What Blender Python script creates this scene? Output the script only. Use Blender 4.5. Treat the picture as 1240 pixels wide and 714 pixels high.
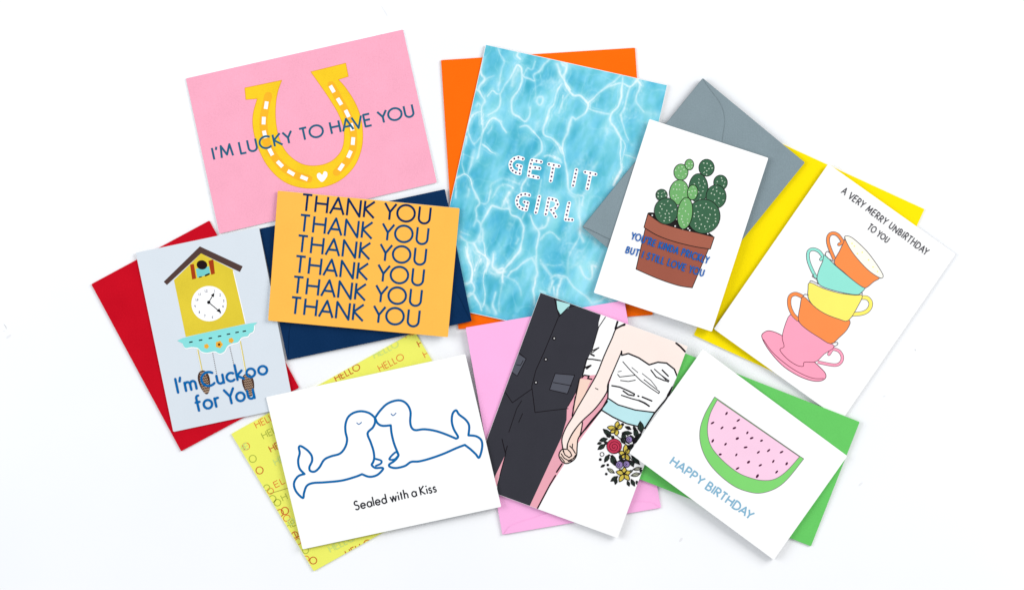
import bpy, bmesh, math, random
import numpy as np
from mathutils import Vector
from mathutils.geometry import delaunay_2d_cdt

for o in list(bpy.data.objects):
    bpy.data.objects.remove(o)
C = bpy.context.scene
COL = C.collection
random.seed(7)
R = math.radians

# ------------------------------------------------------------------ camera, light, exposure
S = 0.0006            # metres of table per photo pixel
H = 1.9               # height of the camera over the table
CX, CY = 620.0, 357.0
cd = bpy.data.cameras.new('camera')
cam = bpy.data.objects.new('camera', cd)
COL.objects.link(cam)
cam.location = (0, 0, H)
cd.sensor_width = 36
cd.lens = 36 * H / (1240 * S)
cd.clip_end = 20
C.camera = cam

w = bpy.data.worlds.new('World')
C.world = w
w.use_nodes = True
bg = w.node_tree.nodes['Background']
bg.inputs[0].default_value = (0.95, 0.975, 1.0, 1)
bg.inputs[1].default_value = 0.585


def area(name, loc, size, power, col):
    ld = bpy.data.lights.new(name, 'AREA')
    ld.shape = 'RECTANGLE'
    ld.size, ld.size_y = size
    ld.energy = power
    ld.color = col
    o = bpy.data.objects.new(name, ld)
    COL.objects.link(o)
    o.location = loc
    o.rotation_euler = (-Vector(loc)).to_track_quat('-Z', 'Y').to_euler()
    return o


area('softbox_key', (1.75, 0.95, 1.35), (1.3, 1.3), 45.0, (1.0, 0.985, 0.965))
area('softbox_fill', (-1.8, 0.3, 1.35), (1.3, 1.3), 26.5, (0.97, 0.985, 1.0))
C.view_settings.view_transform = 'Standard'
C.view_settings.look = 'None'
C.view_settings.exposure = 0.0
C.view_settings.gamma = 1.0
C.render.engine = 'CYCLES'
C.render.film_transparent = False

EF = 1.17             # how bright a white sheet comes out; colours below are given as they look on a lit sheet


VEIL = 0.007          # the little light any paper throws back off its surface


def lin(c):
    out = []
    for v in c:
        v = v / 255.0
        l = v / 12.92 if v <= 0.04045 else ((v + 0.055) / 1.055) ** 2.4
        out.append(max(0.0006, min(0.9, (l - VEIL) / EF)))
    return tuple(out)


# ------------------------------------------------------------------ materials
MATS = {}


def paper(name, rgb, rough=0.62, bump=0.12, var=0.03, scale=900.0, spec=0.05, fibre=False):
    """Coated or felt paper: base colour with faint mottling and fine relief."""
    if name in MATS:
        return MATS[name]
    m = bpy.data.materials.new(name)
    m.use_nodes = True
    nt = m.node_tree
    N, L = nt.nodes, nt.links
    b = N['Principled BSDF']
    b.inputs['Roughness'].default_value = rough
    b.inputs['Specular IOR Level'].default_value = spec
    tc = N.new('ShaderNodeTexCoord')
    n1 = N.new('ShaderNodeTexNoise')
    n1.inputs['Scale'].default_value = 45
    n1.inputs['Detail'].default_value = 6
    n2 = N.new('ShaderNodeTexNoise')
    n2.inputs['Scale'].default_value = scale
    n2.inputs['Detail'].default_value = 3
    L.new(tc.outputs['Object'], n1.inputs['Vector'])
    L.new(tc.outputs['Object'], n2.inputs['Vector'])
    add = N.new('ShaderNodeMath')
    add.operation = 'ADD'
    L.new(n1.outputs['Fac'], add.inputs[0])
    L.new(n2.outputs['Fac'], add.inputs[1])
    mr = N.new('ShaderNodeMapRange')
    mr.inputs['From Min'].default_value = 0.6
    mr.inputs['From Max'].default_value = 1.4
    L.new(add.outputs[0], mr.inputs['Value'])
    mx = N.new('ShaderNodeMix')
    mx.data_type = 'RGBA'
    c = lin(rgb)
    mx.inputs['A'].default_value = (*[x * (1 - var) for x in c], 1)
    mx.inputs['B'].default_value = (*[min(0.93, x * (1 + var) + var * 0.02) for x in c], 1)
    L.new(mr.outputs[0], mx.inputs['Factor'])
    L.new(mx.outputs['Result'], b.inputs['Base Color'])
    bp = N.new('ShaderNodeBump')
    bp.inputs['Strength'].default_value = bump
    bp.inputs['Distance'].default_value = 0.0003
    if fibre:
        wv = N.new('ShaderNodeTexWave')
        wv.inputs['Scale'].default_value = 260
        wv.inputs['Distortion'].default_value = 6
        wv.inputs['Detail'].default_value = 2
        L.new(tc.outputs['Object'], wv.inputs['Vector'])
        a2 = N.new('ShaderNodeMath')
        a2.operation = 'MULTIPLY_ADD'
        a2.inputs[1].default_value = 0.35
        L.new(wv.outputs['Fac'], a2.inputs[0])
        L.new(n2.outputs['Fac'], a2.inputs[2])
        L.new(a2.outputs[0], bp.inputs['Height'])
    else:
        L.new(n2.outputs['Fac'], bp.inputs['Height'])
    # the slow cockle every sheet of paper has
    n4 = N.new('ShaderNodeTexNoise')
    n4.inputs['Scale'].default_value = 16
    n4.inputs['Detail'].default_value = 1
    L.new(tc.outputs['Object'], n4.inputs['Vector'])
    b2 = N.new('ShaderNodeBump')
    b2.inputs['Strength'].default_value = 0.5
    b2.inputs['Distance'].default_value = 0.0022
    L.new(n4.outputs['Fac'], b2.inputs['Height'])
    L.new(bp.outputs['Normal'], b2.inputs['Normal'])
    L.new(b2.outputs['Normal'], b.inputs['Normal'])
    MATS[name] = m
    return m


def ink(name, rgb, var=0.04):
    return paper(name, rgb, rough=0.55, bump=0.05, var=var, scale=1500)


def table_mat():
    m = bpy.data.materials.new('white_painted_board')
    m.use_nodes = True
    nt = m.node_tree
    N, L = nt.nodes, nt.links
    b = N['Principled BSDF']
    b.inputs['Roughness'].default_value = 0.5
    b.inputs['Specular IOR Level'].default_value = 0.3
    tc = N.new('ShaderNodeTexCoord')
    n1 = N.new('ShaderNodeTexNoise')
    n1.inputs['Scale'].default_value = 3.2
    n1.inputs['Detail'].default_value = 4
    L.new(tc.outputs['Object'], n1.inputs['Vector'])
    mx = N.new('ShaderNodeMix')
    mx.data_type = 'RGBA'
    mx.inputs['A'].default_value = (0.785, 0.80, 0.83, 1)
    mx.inputs['B'].default_value = (0.83, 0.835, 0.85, 1)
    mr = N.new('ShaderNodeMapRange')
    mr.inputs['From Min'].default_value = 0.35
    mr.inputs['From Max'].default_value = 0.65
    L.new(n1.outputs['Fac'], mr.inputs['Value'])
    L.new(mr.outputs[0], mx.inputs['Factor'])
    # rare faint scuffs
    vo = N.new('ShaderNodeTexNoise')
    vo.inputs['Scale'].default_value = 55
    vo.inputs['Detail'].default_value = 5
    vo.inputs['Roughness'].default_value = 0.7
    L.new(tc.outputs['Object'], vo.inputs['Vector'])
    r2 = N.new('ShaderNodeMapRange')
    r2.inputs['From Min'].default_value = 0.70
    r2.inputs['From Max'].default_value = 0.80
    r2.inputs['To Max'].default_value = 0.35
    L.new(vo.outputs['Fac'], r2.inputs['Value'])
    mx2 = N.new('ShaderNodeMix')
    mx2.data_type = 'RGBA'
    L.new(r2.outputs[0], mx2.inputs['Factor'])
    L.new(mx.outputs['Result'], mx2.inputs['A'])
    mx2.inputs['B'].default_value = (0.6, 0.61, 0.64, 1)
    L.new(mx2.outputs['Result'], b.inputs['Base Color'])
    bp = N.new('ShaderNodeBump')
    bp.inputs['Strength'].default_value = 0.02
    bp.inputs['Distance'].default_value = 0.0004
    n3 = N.new('ShaderNodeTexNoise')
    n3.inputs['Scale'].default_value = 350
    L.new(tc.outputs['Object'], n3.inputs['Vector'])
    L.new(n3.outputs['Fac'], bp.inputs['Height'])
    L.new(bp.outputs['Normal'], b.inputs['Normal'])
    return m


# ------------------------------------------------------------------ pixel space -> place
def ground(px, py, z):
    k = S * (H - z) / H
    return Vector(((px - CX) * k, -(py - CY) * k, z))


def link(name, verts, faces, mats, parent=None, fmat=None, smooth=False):
    me = bpy.data.meshes.new(name)
    org = Vector((0, 0, 0))
    if parent is not None:
        org = world_loc(parent)
    me.from_pydata([tuple(Vector(v) - org) for v in verts], [], faces)
    for m in (mats if isinstance(mats, (list, tuple)) else [mats]):
        me.materials.append(m)
    if fmat:
        for p, k in zip(me.polygons, fmat):
            p.material_index = k
    me.update()
    o = bpy.data.objects.new(name, me)
    COL.objects.link(o)
    if parent is not None:
        o.parent = parent
    return o


def world_loc(o):
    v = Vector((0, 0, 0))
    while o is not None:
        v = v + o.location
        o = o.parent
    return v


# ------------------------------------------------------------------ 2-D helpers (photo pixels)
def Z(x0, y0, k, pts):
    """points read off an enlargement whose corner is (x0, y0), k screen pixels per photo pixel"""
    return [(x0 + a / k, y0 + b / k) for a, b in pts]


def spline(pts, closed=False, n=6):
    P = [np.array(p, float) for p in pts]
    out = []
    m = len(P)
    rng = range(m) if closed else range(m - 1)
    for i in rng:
        if closed:
            p0, p1, p2, p3 = P[(i - 1) % m], P[i], P[(i + 1) % m], P[(i + 2) % m]
        else:
            p0, p1, p2, p3 = P[max(i - 1, 0)], P[i], P[i + 1], P[min(i + 2, m - 1)]
        for k in range(n):
            t = k / n
            q = 0.5 * ((2 * p1) + (-p0 + p2) * t + (2 * p0 - 5 * p1 + 4 * p2 - p3) * t * t + (-p0 + 3 * p1 - 3 * p2 + p3) * t ** 3)
            out.append((float(q[0]), float(q[1])))
    if not closed:
        out.append(tuple(map(float, P[-1])))
    return out


def disc(x, y, r, n=10, ry=None, rot=0.0):
    ry = r if ry is None else ry
    c, s = math.cos(rot), math.sin(rot)
    out = []
    for k in range(n):
        a = 2 * math.pi * k / n
        u, v = r * math.cos(a), ry * math.sin(a)
        out.append((x + u * c - v * s, y + u * s + v * c))
    return out


def stroke(pts, wd, closed=False, taper=False, caps=True):
    """polyline drawn with a pen: one quad per segment and a disc at each joint"""
    polys = []
    P = list(pts)
    if closed:
        P = P + [P[0]]
    n = len(P)

    def wk(i):
        if not taper:
            return wd
        t = i / max(1, n - 1)
        return wd * (0.35 + 0.65 * math.sin(math.pi * min(1, max(0, t * 0.9 + 0.05))))
    for i in range(n - 1):
        x0, y0 = P[i]
        x1, y1 = P[i + 1]
        d = math.hypot(x1 - x0, y1 - y0)
        if d < 1e-4:
            continue
        nx, ny = -(y1 - y0) / d, (x1 - x0) / d
        a, b = wk(i) / 2, wk(i + 1) / 2
        polys.append([(x0 + nx * a, y0 + ny * a), (x1 + nx * b, y1 + ny * b), (x1 - nx * b, y1 - ny * b), (x0 - nx * a, y0 - ny * a)])
    rng = range(n) if caps else range(1, n - 1)
    for i in rng:
        polys.append(disc(P[i][0], P[i][1], wk(i) / 2 * 0.995, 8, rot=0.3))
    return polys


def area2(p):
    return 0.5 * sum(p[i][0] * p[(i + 1) % len(p)][1] - p[(i + 1) % len(p)][0] * p[i][1] for i in range(len(p)))


def union(polys):
    vs, fs = [], []
    for p in polys:
        if abs(area2(p)) < 1e-6:
            continue
        if area2(p) < 0:
            p = p[::-1]
        fs.append(list(range(len(vs), len(vs) + len(p))))
        vs += [Vector(q) for q in p]
    if not vs:
        return [], []
    v, e, f, ov, oe, of = delaunay_2d_cdt(vs, [], fs, 0, 1e-4, True)
    tris = [list(t) for t, o in zip(f, of) if len(o)]
    return [(q.x, q.y) for q in v], tris


def clip_mesh(v, t, quad):
    """cut a flat mesh to a convex outline"""
    bm = bmesh.new()
    bv = [bm.verts.new((x, y, 0)) for x, y in v]
    for f in t:
        try:
            bm.faces.new([bv[i] for i in f])
        except ValueError:
            pass
    q = quad if area2(quad) > 0 else quad[::-1]
    for i in range(len(q)):
        a, b = q[i], q[(i + 1) % len(q)]
        no = Vector((b[1] - a[1], -(b[0] - a[0]), 0)).normalized()
        bmesh.ops.bisect_plane(bm, geom=bm.verts[:] + bm.edges[:] + bm.faces[:], dist=1e-5, plane_co=(a[0], a[1], 0), plane_no=no, clear_outer=True)
    bmesh.ops.delete(bm, geom=[x for x in bm.verts if not x.link_faces], context='VERTS')
    bm.verts.index_update()
    v = [(x.co.x, x.co.y) for x in bm.verts]
    t = [[x.index for x in f.verts] for f in bm.faces]
    bm.free()
    return v, t


def inset(q, d):
    cx = sum(p[0] for p in q) / len(q)
    cy = sum(p[1] for p in q) / len(q)
    out = []
    for x, y in q:
        l = math.hypot(x - cx, y - cy)
        out.append((x - (x - cx) / l * d, y - (y - cy) / l * d))
    return out


# ------------------------------------------------------------------ how the sheets lie on one another
ORDER = []            # every sheet in the order it was laid down


def clip_poly(a, b):
    out = list(a)
    b = b if area2(b) > 0 else b[::-1]
    for i in range(len(b)):
        p, q = b[i], b[(i + 1) % len(b)]
        src, out = out, []
        for k in range(len(src)):
            s, e = src[k - 1], src[k]
            ds = (q[0] - p[0]) * (s[1] - p[1]) - (q[1] - p[1]) * (s[0] - p[0])
            de = (q[0] - p[0]) * (e[1] - p[1]) - (q[1] - p[1]) * (e[0] - p[0])
            if (ds >= 0) != (de >= 0):
                t = ds / (ds - de)
                out.append((s[0] + (e[0] - s[0]) * t, s[1] + (e[1] - s[1]) * t))
            if de >= 0:
                out.append(e)
        if not out:
            return []
    return out


class Sheet:
    def __init__(self, name, quad, label, cat, group, thick=0.9, gap=0.0, fold=0):
        """thick, gap in mm; fold = index of the folded side (side i runs from corner i to i+1)"""
        self.quad, self.name, self.thick, self.gap, self.fold = quad, name, thick * 1e-3, gap * 1e-3, fold
        cons = [(x, y, 0.00006) for x, y in quad]
        for o in ORDER:
            for x, y in clip_poly(quad, o.quad):
                cons.append((x, y, o.top(x, y) + 0.00008))
        A = np.array([[1, x, y] for x, y, _ in cons])
        b = np.array([z for _, _, z in cons])
        cx = sum(p[0] for p in quad) / 4
        cy = sum(p[1] for p in quad) / 4
        best = None
        n = len(cons)
        for i in range(n):
            for j in range(i + 1, n):
                for k in range(j + 1, n):
                    M = A[[i, j, k]]
                    if abs(np.linalg.det(M)) < 200:
                        continue
                    s = np.linalg.solve(M, b[[i, j, k]])
                    if np.all(A @ s >= b - 1e-8):
                        v = s[0] + s[1] * cx + s[2] * cy
                        if best is None or v < best[0]:
                            best = (v, s)
        self.p = best[1]
        ORDER.append(self)
        e = bpy.data.objects.new(name, None)
        e.empty_display_size = 0.02
        COL.objects.link(e)
        e.location = ground(cx, cy, self.base(cx, cy))
        e['label'] = label
        e['category'] = cat
        if group:
            e['group'] = group
        self.e = e
        self.layer = 0

    def base(self, x, y):
        return self.p[0] + self.p[1] * x + self.p[2] * y

    def lift(self, x, y):
        """opening of the front leaf: nil at the fold, gap at the far edge"""
        if not self.gap:
            return 0.0
        a, b = self.quad[self.fold], self.quad[(self.fold + 1) % 4]
        c = self.quad[(self.fold + 2) % 4]
        nx, ny = -(b[1] - a[1]), b[0] - a[0]
        d = ((x - a[0]) * nx + (y - a[1]) * ny) / ((c[0] - a[0]) * nx + (c[1] - a[1]) * ny)
        return self.gap * d

    def top(self, x, y):
        return self.base(x, y) + self.thick + self.lift(x, y)

    def up(self, v, dz):
        return [ground(x, y, self.top(x, y) + dz) for x, y in v]

    def slab(self, name, mats, z0, z1, quad=None, parent=None, topmat=0, sidemat=None, bevel=0.9):
        """a sheet of paper or card with thickness, its corners just rounded"""
        q = quad or self.quad
        pts = []
        m = len(q)
        for i in range(m):
            a, b, c = q[i - 1], q[i], q[(i + 1) % m]
            la = math.hypot(a[0] - b[0], a[1] - b[1])
            lc = math.hypot(c[0] - b[0], c[1] - b[1])
            for l, e in ((la, a), (lc, c)):
                t = min(bevel, l * 0.3) / l
                pts.append((b[0] + (e[0] - b[0]) * t, b[1] + (e[1] - b[1]) * t))
        n = len(pts)
        V = [ground(x, y, z1(x, y)) for x, y in pts] + [ground(x, y, z0(x, y)) for x, y in pts]
        # pixel outline runs clockwise seen from above (y down): reverse for the upper face
        cw = area2(q) > 0
        F = [list(range(n))[::-1] if cw else list(range(n)), [n + i for i in range(n)] if cw else [n + i for i in range(n)][::-1]]
        for i in range(n):
            j = (i + 1) % n
            F.append([i, j, n + j, n + i] if cw else [j, i, n + i, n + j])
        fm = [topmat] + [sidemat if sidemat is not None else topmat] * (n + 1)
        return link(name, V, F, mats, parent or self.e, fm)

    def print_(self, name, polys, mat, parent=None, clip=True, label=None, lay=None, kind=None):
        """ink on the sheet: the union of flat shapes, a hair above what is printed under it"""
        if lay is None:
            self.layer += 1
            lay = self.layer
        v, t = union(polys)
        if clip:
            v, t = clip_mesh(v, t, inset(self.quad, 0.35))
        if not t:
            return None
        return self._ink(name, v, t, mat, parent, lay, label, kind)

    def _ink(self, name, v, t, mat, parent, lay, label=None, kind=None):
        V = self.up(v, 0.000008 + 0.000010 * lay)
        T = []
        for f in t:
            p = [v[i] for i in f]
            T.append(f[::-1] if area2(p) > 0 else f)
        o = link(name, V, T, mat, parent or self.e)
        if label:
            o['label'] = label
        if kind:
            o['kind'] = kind
        return o

    def text(self, name, glyphs, mat, clip=True, parent=None, lay=None):
        """each glyph merged by itself, all in one piece of lettering"""
        if lay is None:
            self.layer += 1
            lay = self.layer
        v, t = [], []
        for polys in glyphs:
            a, b = union(polys)
            k = len(v)
            v += a
            t += [[i + k for i in f] for f in b]
        if clip:
            v, t = clip_mesh(v, t, inset(self.quad, 0.35))
        if t:
            return self._ink(name, v, t, mat, parent, lay)


def card(name, quad, label, group, col, gap=1.0, fold=0, edge='card_core_white', mat=None):
    s = Sheet(name, quad, label, 'card', group, thick=0.75, gap=gap, fold=fold)
    core = paper(edge, (246, 246, 246))
    face = mat or col
    t = 0.00034
    s.slab('back_leaf', [core], lambda x, y: s.base(x, y), lambda x, y: s.base(x, y) + t)
    s.front = s.slab('front_leaf', [face, core], lambda x, y: s.top(x, y) - t, s.top, topmat=0, sidemat=1)
    # the folded spine joins the two leaves
    a, b = quad[fold], quad[(fold + 1) % 4]
    c = quad[(fold + 2) % 4]
    l = math.hypot(c[0] - b[0], c[1] - b[1])
    ux, uy = (c[0] - b[0]) / l, (c[1] - b[1]) / l
    sp = []
    for k in range(7):
        ang = -math.pi / 2 + math.pi * k / 6
        out = 0.42 * math.cos(ang)
        zz = 0.000375 * (1 + math.sin(ang)) * 0.98
        for p in (a, b):
            x, y = p[0] - ux * out + ux * .25, p[1] - uy * out + uy * .25
            x += (0.9 if p is a else -0.9) * (b[0] - a[0]) / math.hypot(b[0] - a[0], b[1] - a[1])
            y += (0.9 if p is a else -0.9) * (b[1] - a[1]) / math.hypot(b[0] - a[0], b[1] - a[1])
            sp.append(ground(x, y, s.base(x, y) + zz))
    link('spine', sp, [[2 * k, 2 * k + 1, 2 * k + 3, 2 * k + 2] for k in range(6)], core if mat or edge else face, s.e)
    return s


def envelope(name, quad, label, mat, flap=None, group='envelopes lying under the cards', thick=1.1, depth=1.0):
    s = Sheet(name, quad, label, 'envelope', group, thick=thick + (0.5 if flap is not None else 0))
    tt = thick * 1e-3
    # two walls of paper with a hair of shadow between them
    s.slab('back_panel', [mat], lambda x, y: s.base(x, y), lambda x, y: s.base(x, y) + tt * 0.42)
    s.slab('front_panel', [mat], lambda x, y: s.base(x, y) + tt * 0.5, lambda x, y: s.base(x, y) + tt)
    if flap is not None:
        a, b = quad[flap], quad[(flap + 1) % 4]
        L = math.hypot(b[0] - a[0], b[1] - a[1])
        ux, uy = (b[0] - a[0]) / L, (b[1] - a[1]) / L
        c = quad[(flap + 2) % 4]
        l2 = math.hypot(c[0] - b[0], c[1] - b[1])
        nx, ny = (c[0] - b[0]) / l2, (c[1] - b[1]) / l2
        k = L / 232
        prof = [(0.3, 0.3), (3, 6), (7, 22), (10, 34), (16, 45), (25, 54), (38, 62), (75, 84), (100, 97), (116, 101)]
        prof = [(u * k, d * k * depth) for u, d in prof]
        prof += [(L - u, d) for u, d in prof[-2::-1]]
        pr = spline(prof, n=3)
        pts = [(a[0] + ux * u + nx * d, a[1] + uy * u + ny * d) for u, d in pr]
        z = lambda x, y: s.base(x, y) + tt + 0.0005
        n = len(pts)
        V = [ground(x, y, z(x, y)) for x, y in pts] + [ground(x, y, z(x, y) - 0.0002) for x, y in pts]
        rev = area2(pts) > 0
        F = [list(range(n))[::-1] if rev else list(range(n))]
        for i in range(n):
            j = (i + 1) % n
            F.append([i, j, n + j, n + i] if rev else [j, i, n + i, n + j])
        link('flap', V, F, mat, s.e)
    return s


# ------------------------------------------------------------------ pen font (geometric sans): strokes in a box of cap height 1
def arc(cx, cy, rx, ry, a0, a1, n=12):
    return [(cx + rx * math.cos(R(a0 + (a1 - a0) * k / n)), cy + ry * math.sin(R(a0 + (a1 - a0) * k / n))) for k in range(n + 1)]


X = 0.60   # x-height
F = {
 'A': (.78, [[(0, 0), (.39, 1), (.78, 0)], [(.14, .34), (.64, .34)]]),
 'B': (.52, [[(.27, .54), (0, .54), (0, 1), (.25, 1)] , arc(.25, .77, .2, .23, 90, -90), [(0, .54), (0, 0), (.27, 0)], arc(.27, .27, .25, .27, -90, 90)]),
 'C': (.82, [arc(.5, .5, .5, .5, 48, 312, 22)]),
 'D': (.68, [[(.2, 0), (0, 0), (0, 1), (.2, 1)], arc(.2, .5, .48, .5, 90, -90, 16)]),
 'E': (.46, [[(.46, 1), (0, 1), (0, 0), (.46, 0)], [(0, .53), (.43, .53)]]),
 'G': (.92, [arc(.5, .5, .5, .5, 45, 340, 22) + [(.97, .46), (.55, .46)]]),
 'H': (.66, [[(0, 0), (0, 1)], [(.66, 0), (.66, 1)], [(0, .54), (.66, .54)]]),
 'I': (.02, [[(.01, 0), (.01, 1)]]),
 'K': (.58, [[(0, 0), (0, 1)], [(.54, 1), (.02, .52), (.58, 0)]]),
 'L': (.40, [[(0, 1), (0, 0), (.40, 0)]]),
 'M': (.86, [[(0, 0), (.1, 1), (.43, .18), (.76, 1), (.86, 0)]]),
 'N': (.72, [[(0, 0), (0, 1), (.72, 0), (.72, 1)]]),
 'O': (1.0, [arc(.5, .5, .5, .5, 0, 360, 28)]),
 'P': (.50, [[(0, 0), (0, 1), (.24, 1)], arc(.24, .74, .26, .26, 90, -90), [(.24, .48), (0, .48)]]),
 'R': (.54, [[(0, 0), (0, 1), (.24, 1)], arc(.24, .74, .26, .26, 90, -90), [(.24, .48), (0, .48)], [(.2, .48), (.54, 0)]]),
 'S': (.52, [arc(.26, .76, .23, .24, 30, 270, 14)[:-1] + arc(.26, .26, .26, .26, 90, -150, 14)]),
 'T': (.54, [[(0, 1), (.54, 1)], [(.27, 1), (.27, 0)]]),
 'U': (.62, [[(0, 1), (0, .31)] + arc(.31, .31, .31, .31, 180, 360, 14) + [(.62, 1)]]),
 'V': (.72, [[(0, 1), (.36, 0), (.72, 1)]]),
 'Y': (.66, [[(0, 1), (.33, .48), (.66, 1)], [(.33, .48), (.33, 0)]]),
 "'": (.06, [[(.08, 1.02), (.0, .76)]]),
 'a': (.56, [arc(.28, X / 2, .28, X / 2, 0, 360, 18), [(.56, 0), (.56, X)]]),
 'c': (.46, [arc(.3, X / 2, .3, X / 2, 48, 312, 16)]),
 'd': (.56, [arc(.28, X / 2, .28, X / 2, 0, 360, 18), [(.56, 0), (.56, 1.08)]]),
 'e': (.58, [[(.02, X / 2), (.57, X / 2)] + arc(.29, X / 2, .29, X / 2, 0, 325, 18)]),
 'f': (.28, [[(.11, 0), (.11, .85)] + arc(.25, .88, .14, .17, 180, 75, 6), [(0, X), (.28, X)]]),
 'h': (.42, [[(0, 0), (0, 1.08)], [(0, .34)] + arc(.21, .37, .21, .23, 180, 0, 10) + [(.42, 0)]]),
 'i': (.02, [[(.01, 0), (.01, X)], [(.01, .80), (.01, .97)]]),
 'k': (.44, [[(0, 0), (0, 1.08)], [(.4, X), (.02, .30), (.44, 0)]]),
 'l': (.02, [[(.01, 0), (.01, 1.08)]]),
 'm': (.74, [[(0, 0), (0, X)], [(0, .37)] + arc(.18, .40, .18, .2, 180, 0, 8) + [(.37, 0)], [(.37, .37)] + arc(.555, .40, .185, .2, 180, 0, 8) + [(.74, 0)]]),
 'o': (.60, [arc(.3, X / 2, .3, X / 2, 0, 360, 20)]),
 'r': (.24, [[(0, 0), (0, X)], [(0, .36)] + arc(.2, .40, .2, .19, 180, 75, 6)]),
 's': (.32, [arc(.16, .45, .14, .15, 20, 270, 10)[:-1] + arc(.16, .15, .16, .155, 90, -160, 10)]),
 't': (.26, [[(.13, 0), (.13, .88)], [(0, X), (.26, X)]]),
 'u': (.42, [[(0, X), (0, .22)] + arc(.21, .21, .21, .21, 180, 360, 10) + [(.42, X)], [(.42, X), (.42, 0)]]),
 'w': (.78, [[(0, X), (.2, 0), (.39, X), (.58, 0), (.78, X)]]),
}


KERN = {}
for _p, _k in (('YO', -.16), ('TO', -.08), ('AV', -.22), ('LY', -.12), ('CK', 0), ('KY', -.08), ('AY', -.22), ('HA', -.06), ('AN', -.06), ('VE', -.08), ('DA', -.12), ('RT', -.06), ('Yo', -.16), ('DY', -.1), ('PR', 0), ('LO', -.08), ('OV', -.08), ('AP', -.04), ('RY', -.08), ('LU', -.02), ('KI', -.04)):
    KERN[_p] = _k


def lay_out(s, p0, p1, h, track=.25, space=.34, jit=0.0, vskew=(0, 0)):
    """strokes of a line of text from p0 to p1 along its baseline, cap height h px; returns [ [polyline, ...] per glyph ]"""
    rnd = random.Random(s + str(round(p0[0])))
    wds = 0.0
    pos = []
    for ci, ch in enumerate(s):
        wds += KERN.get(s[ci - 1:ci + 1], 0) if ci else 0
        if ch == ' ':
            wds += space
            continue
        wd = F[ch][0]
        pos.append((ch, wds))
        wds += wd + track
    wds -= track
    L = math.hypot(p1[0] - p0[0], p1[1] - p0[1])
    ux, uy = (p1[0] - p0[0]) / L, (p1[1] - p0[1]) / L
    nx, ny = uy, -ux
    k = L / wds
    out = []
    for ch, x in pos:
        g = []
        dr = rnd.uniform(-1, 1) * jit * 1.6
        dy = rnd.uniform(-1, 1) * jit * 0.6
        hs = 1 + rnd.uniform(-1, 1) * jit
        for st in F[ch][1]:
            q = []
            for a, b in st:
                a2 = a + (rnd.uniform(-1, 1) * jit * .25 if len(st) < 6 else 0) + dr * (b - .5) * .5
                b2 = b * hs + dy + (rnd.uniform(-1, 1) * jit * .25 if len(st) < 6 else 0)
                q.append((p0[0] + ux * (x + a2) * k + nx * b2 * h, p0[1] + uy * (x + a2) * k + ny * b2 * h))
            g.append(q)
        out.append(g)
    return out


def glyphs(s, p0, p1, h, wt, caps=False, **kw):
    res = []
    for g in lay_out(s, p0, p1, h, **kw):
        polys = []
        for q in g:
            polys += stroke(q, wt, caps=caps)
        res.append(polys)
    return res


# ------------------------------------------------------------------ the table
bm = bmesh.new()
bmesh.ops.create_cube(bm, size=1)
bmesh.ops.scale(bm, vec=(2.6, 1.8, 0.03), verts=bm.verts)
bmesh.ops.translate(bm, vec=(0, 0, -0.015), verts=bm.verts)
bmesh.ops.bevel(bm, geom=bm.edges[:], offset=0.002, segments=2, affect='EDGES')
me = bpy.data.meshes.new('tabletop')
bm.to_mesh(me)
bm.free()
me.materials.append(table_mat())
table = bpy.data.objects.new('tabletop', me)
COL.objects.link(table)
table['kind'] = 'structure'
scuff = ink('scuff_grey', (216, 216, 218))
scuff_f = ink('scuff_faint', (238, 238, 241))
for pts, wd, m in (([(4.6, 392.5), (6.8, 395), (7.8, 398)], 1.3, scuff), ([(3.5, 401), (6, 400.6)], 1.0, scuff_f), ([(8, 409), (13, 405.5)], 3.0, scuff_f),
                   ([(462, 8), (467, 16), (469, 20)], 1.4, scuff_f), ([(1040, 587.5), (1044, 584)], 2.6, scuff_f), ([(1108, 422.5), (1108.5, 424.5)], 1.4, scuff),
                   ([(823, 655), (826, 651)], 3.0, scuff_f), ([(1069, 480), (1072, 479)], 1.6, scuff_f)):
    v, t = union(stroke(spline(pts, n=4), wd, taper=True))
    link('scuff_mark', [ground(x, y, 0.00002) for x, y in v], [f[::-1] if area2([v[i] for i in f]) > 0 else f for f in t], m, table)

# ------------------------------------------------------------------ envelopes and cards, laid down from the bottom up
env_red = paper('envelope_red', (200, 10, 38), bump=.3, var=.08, fibre=True)
env_orange = paper('envelope_orange', (252, 110, 0), bump=.3, var=.06)
env_yellow = paper('envelope_yellow', (255, 230, 0), bump=.15, var=.03)
env_navy = paper('envelope_navy', (2, 50, 88), bump=.35, var=.10, fibre=True)
env_grey = paper('envelope_grey', (134, 150, 157), bump=.4, var=.07, fibre=True)
env_pink = paper('envelope_pink', (255, 184, 232), bump=.12, var=.02)
env_green = paper('envelope_green', (108, 204, 104), bump=.25, var=.05)
env_hello = paper('envelope_lemon', (240, 241, 108), bump=.15, var=.03)
white_card = paper('card_white', (255, 255, 255), bump=.06, var=.008)

red = envelope('envelope', [(110.5, 344), (253.5, 267), (362.3, 469), (219.3, 546)], 'bright red envelope under the grey cuckoo clock card', env_red)
orange = envelope('envelope', [(534, 73), (769, 58), (790.5, 381), (555, 398.3)], 'orange envelope under the blue pool water card', env_orange)
yellow = envelope('envelope', [(946.5, 174), (1119.5, 253.3), (1013, 485), (840, 405.5)], 'bright yellow envelope under the card with stacked teacups', env_yellow)
hello = envelope('envelope', [(280, 525), (502, 401), (602, 567), (380, 691)], 'lemon yellow envelope printed all over with HELLO, under the seal card', env_hello)

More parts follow.
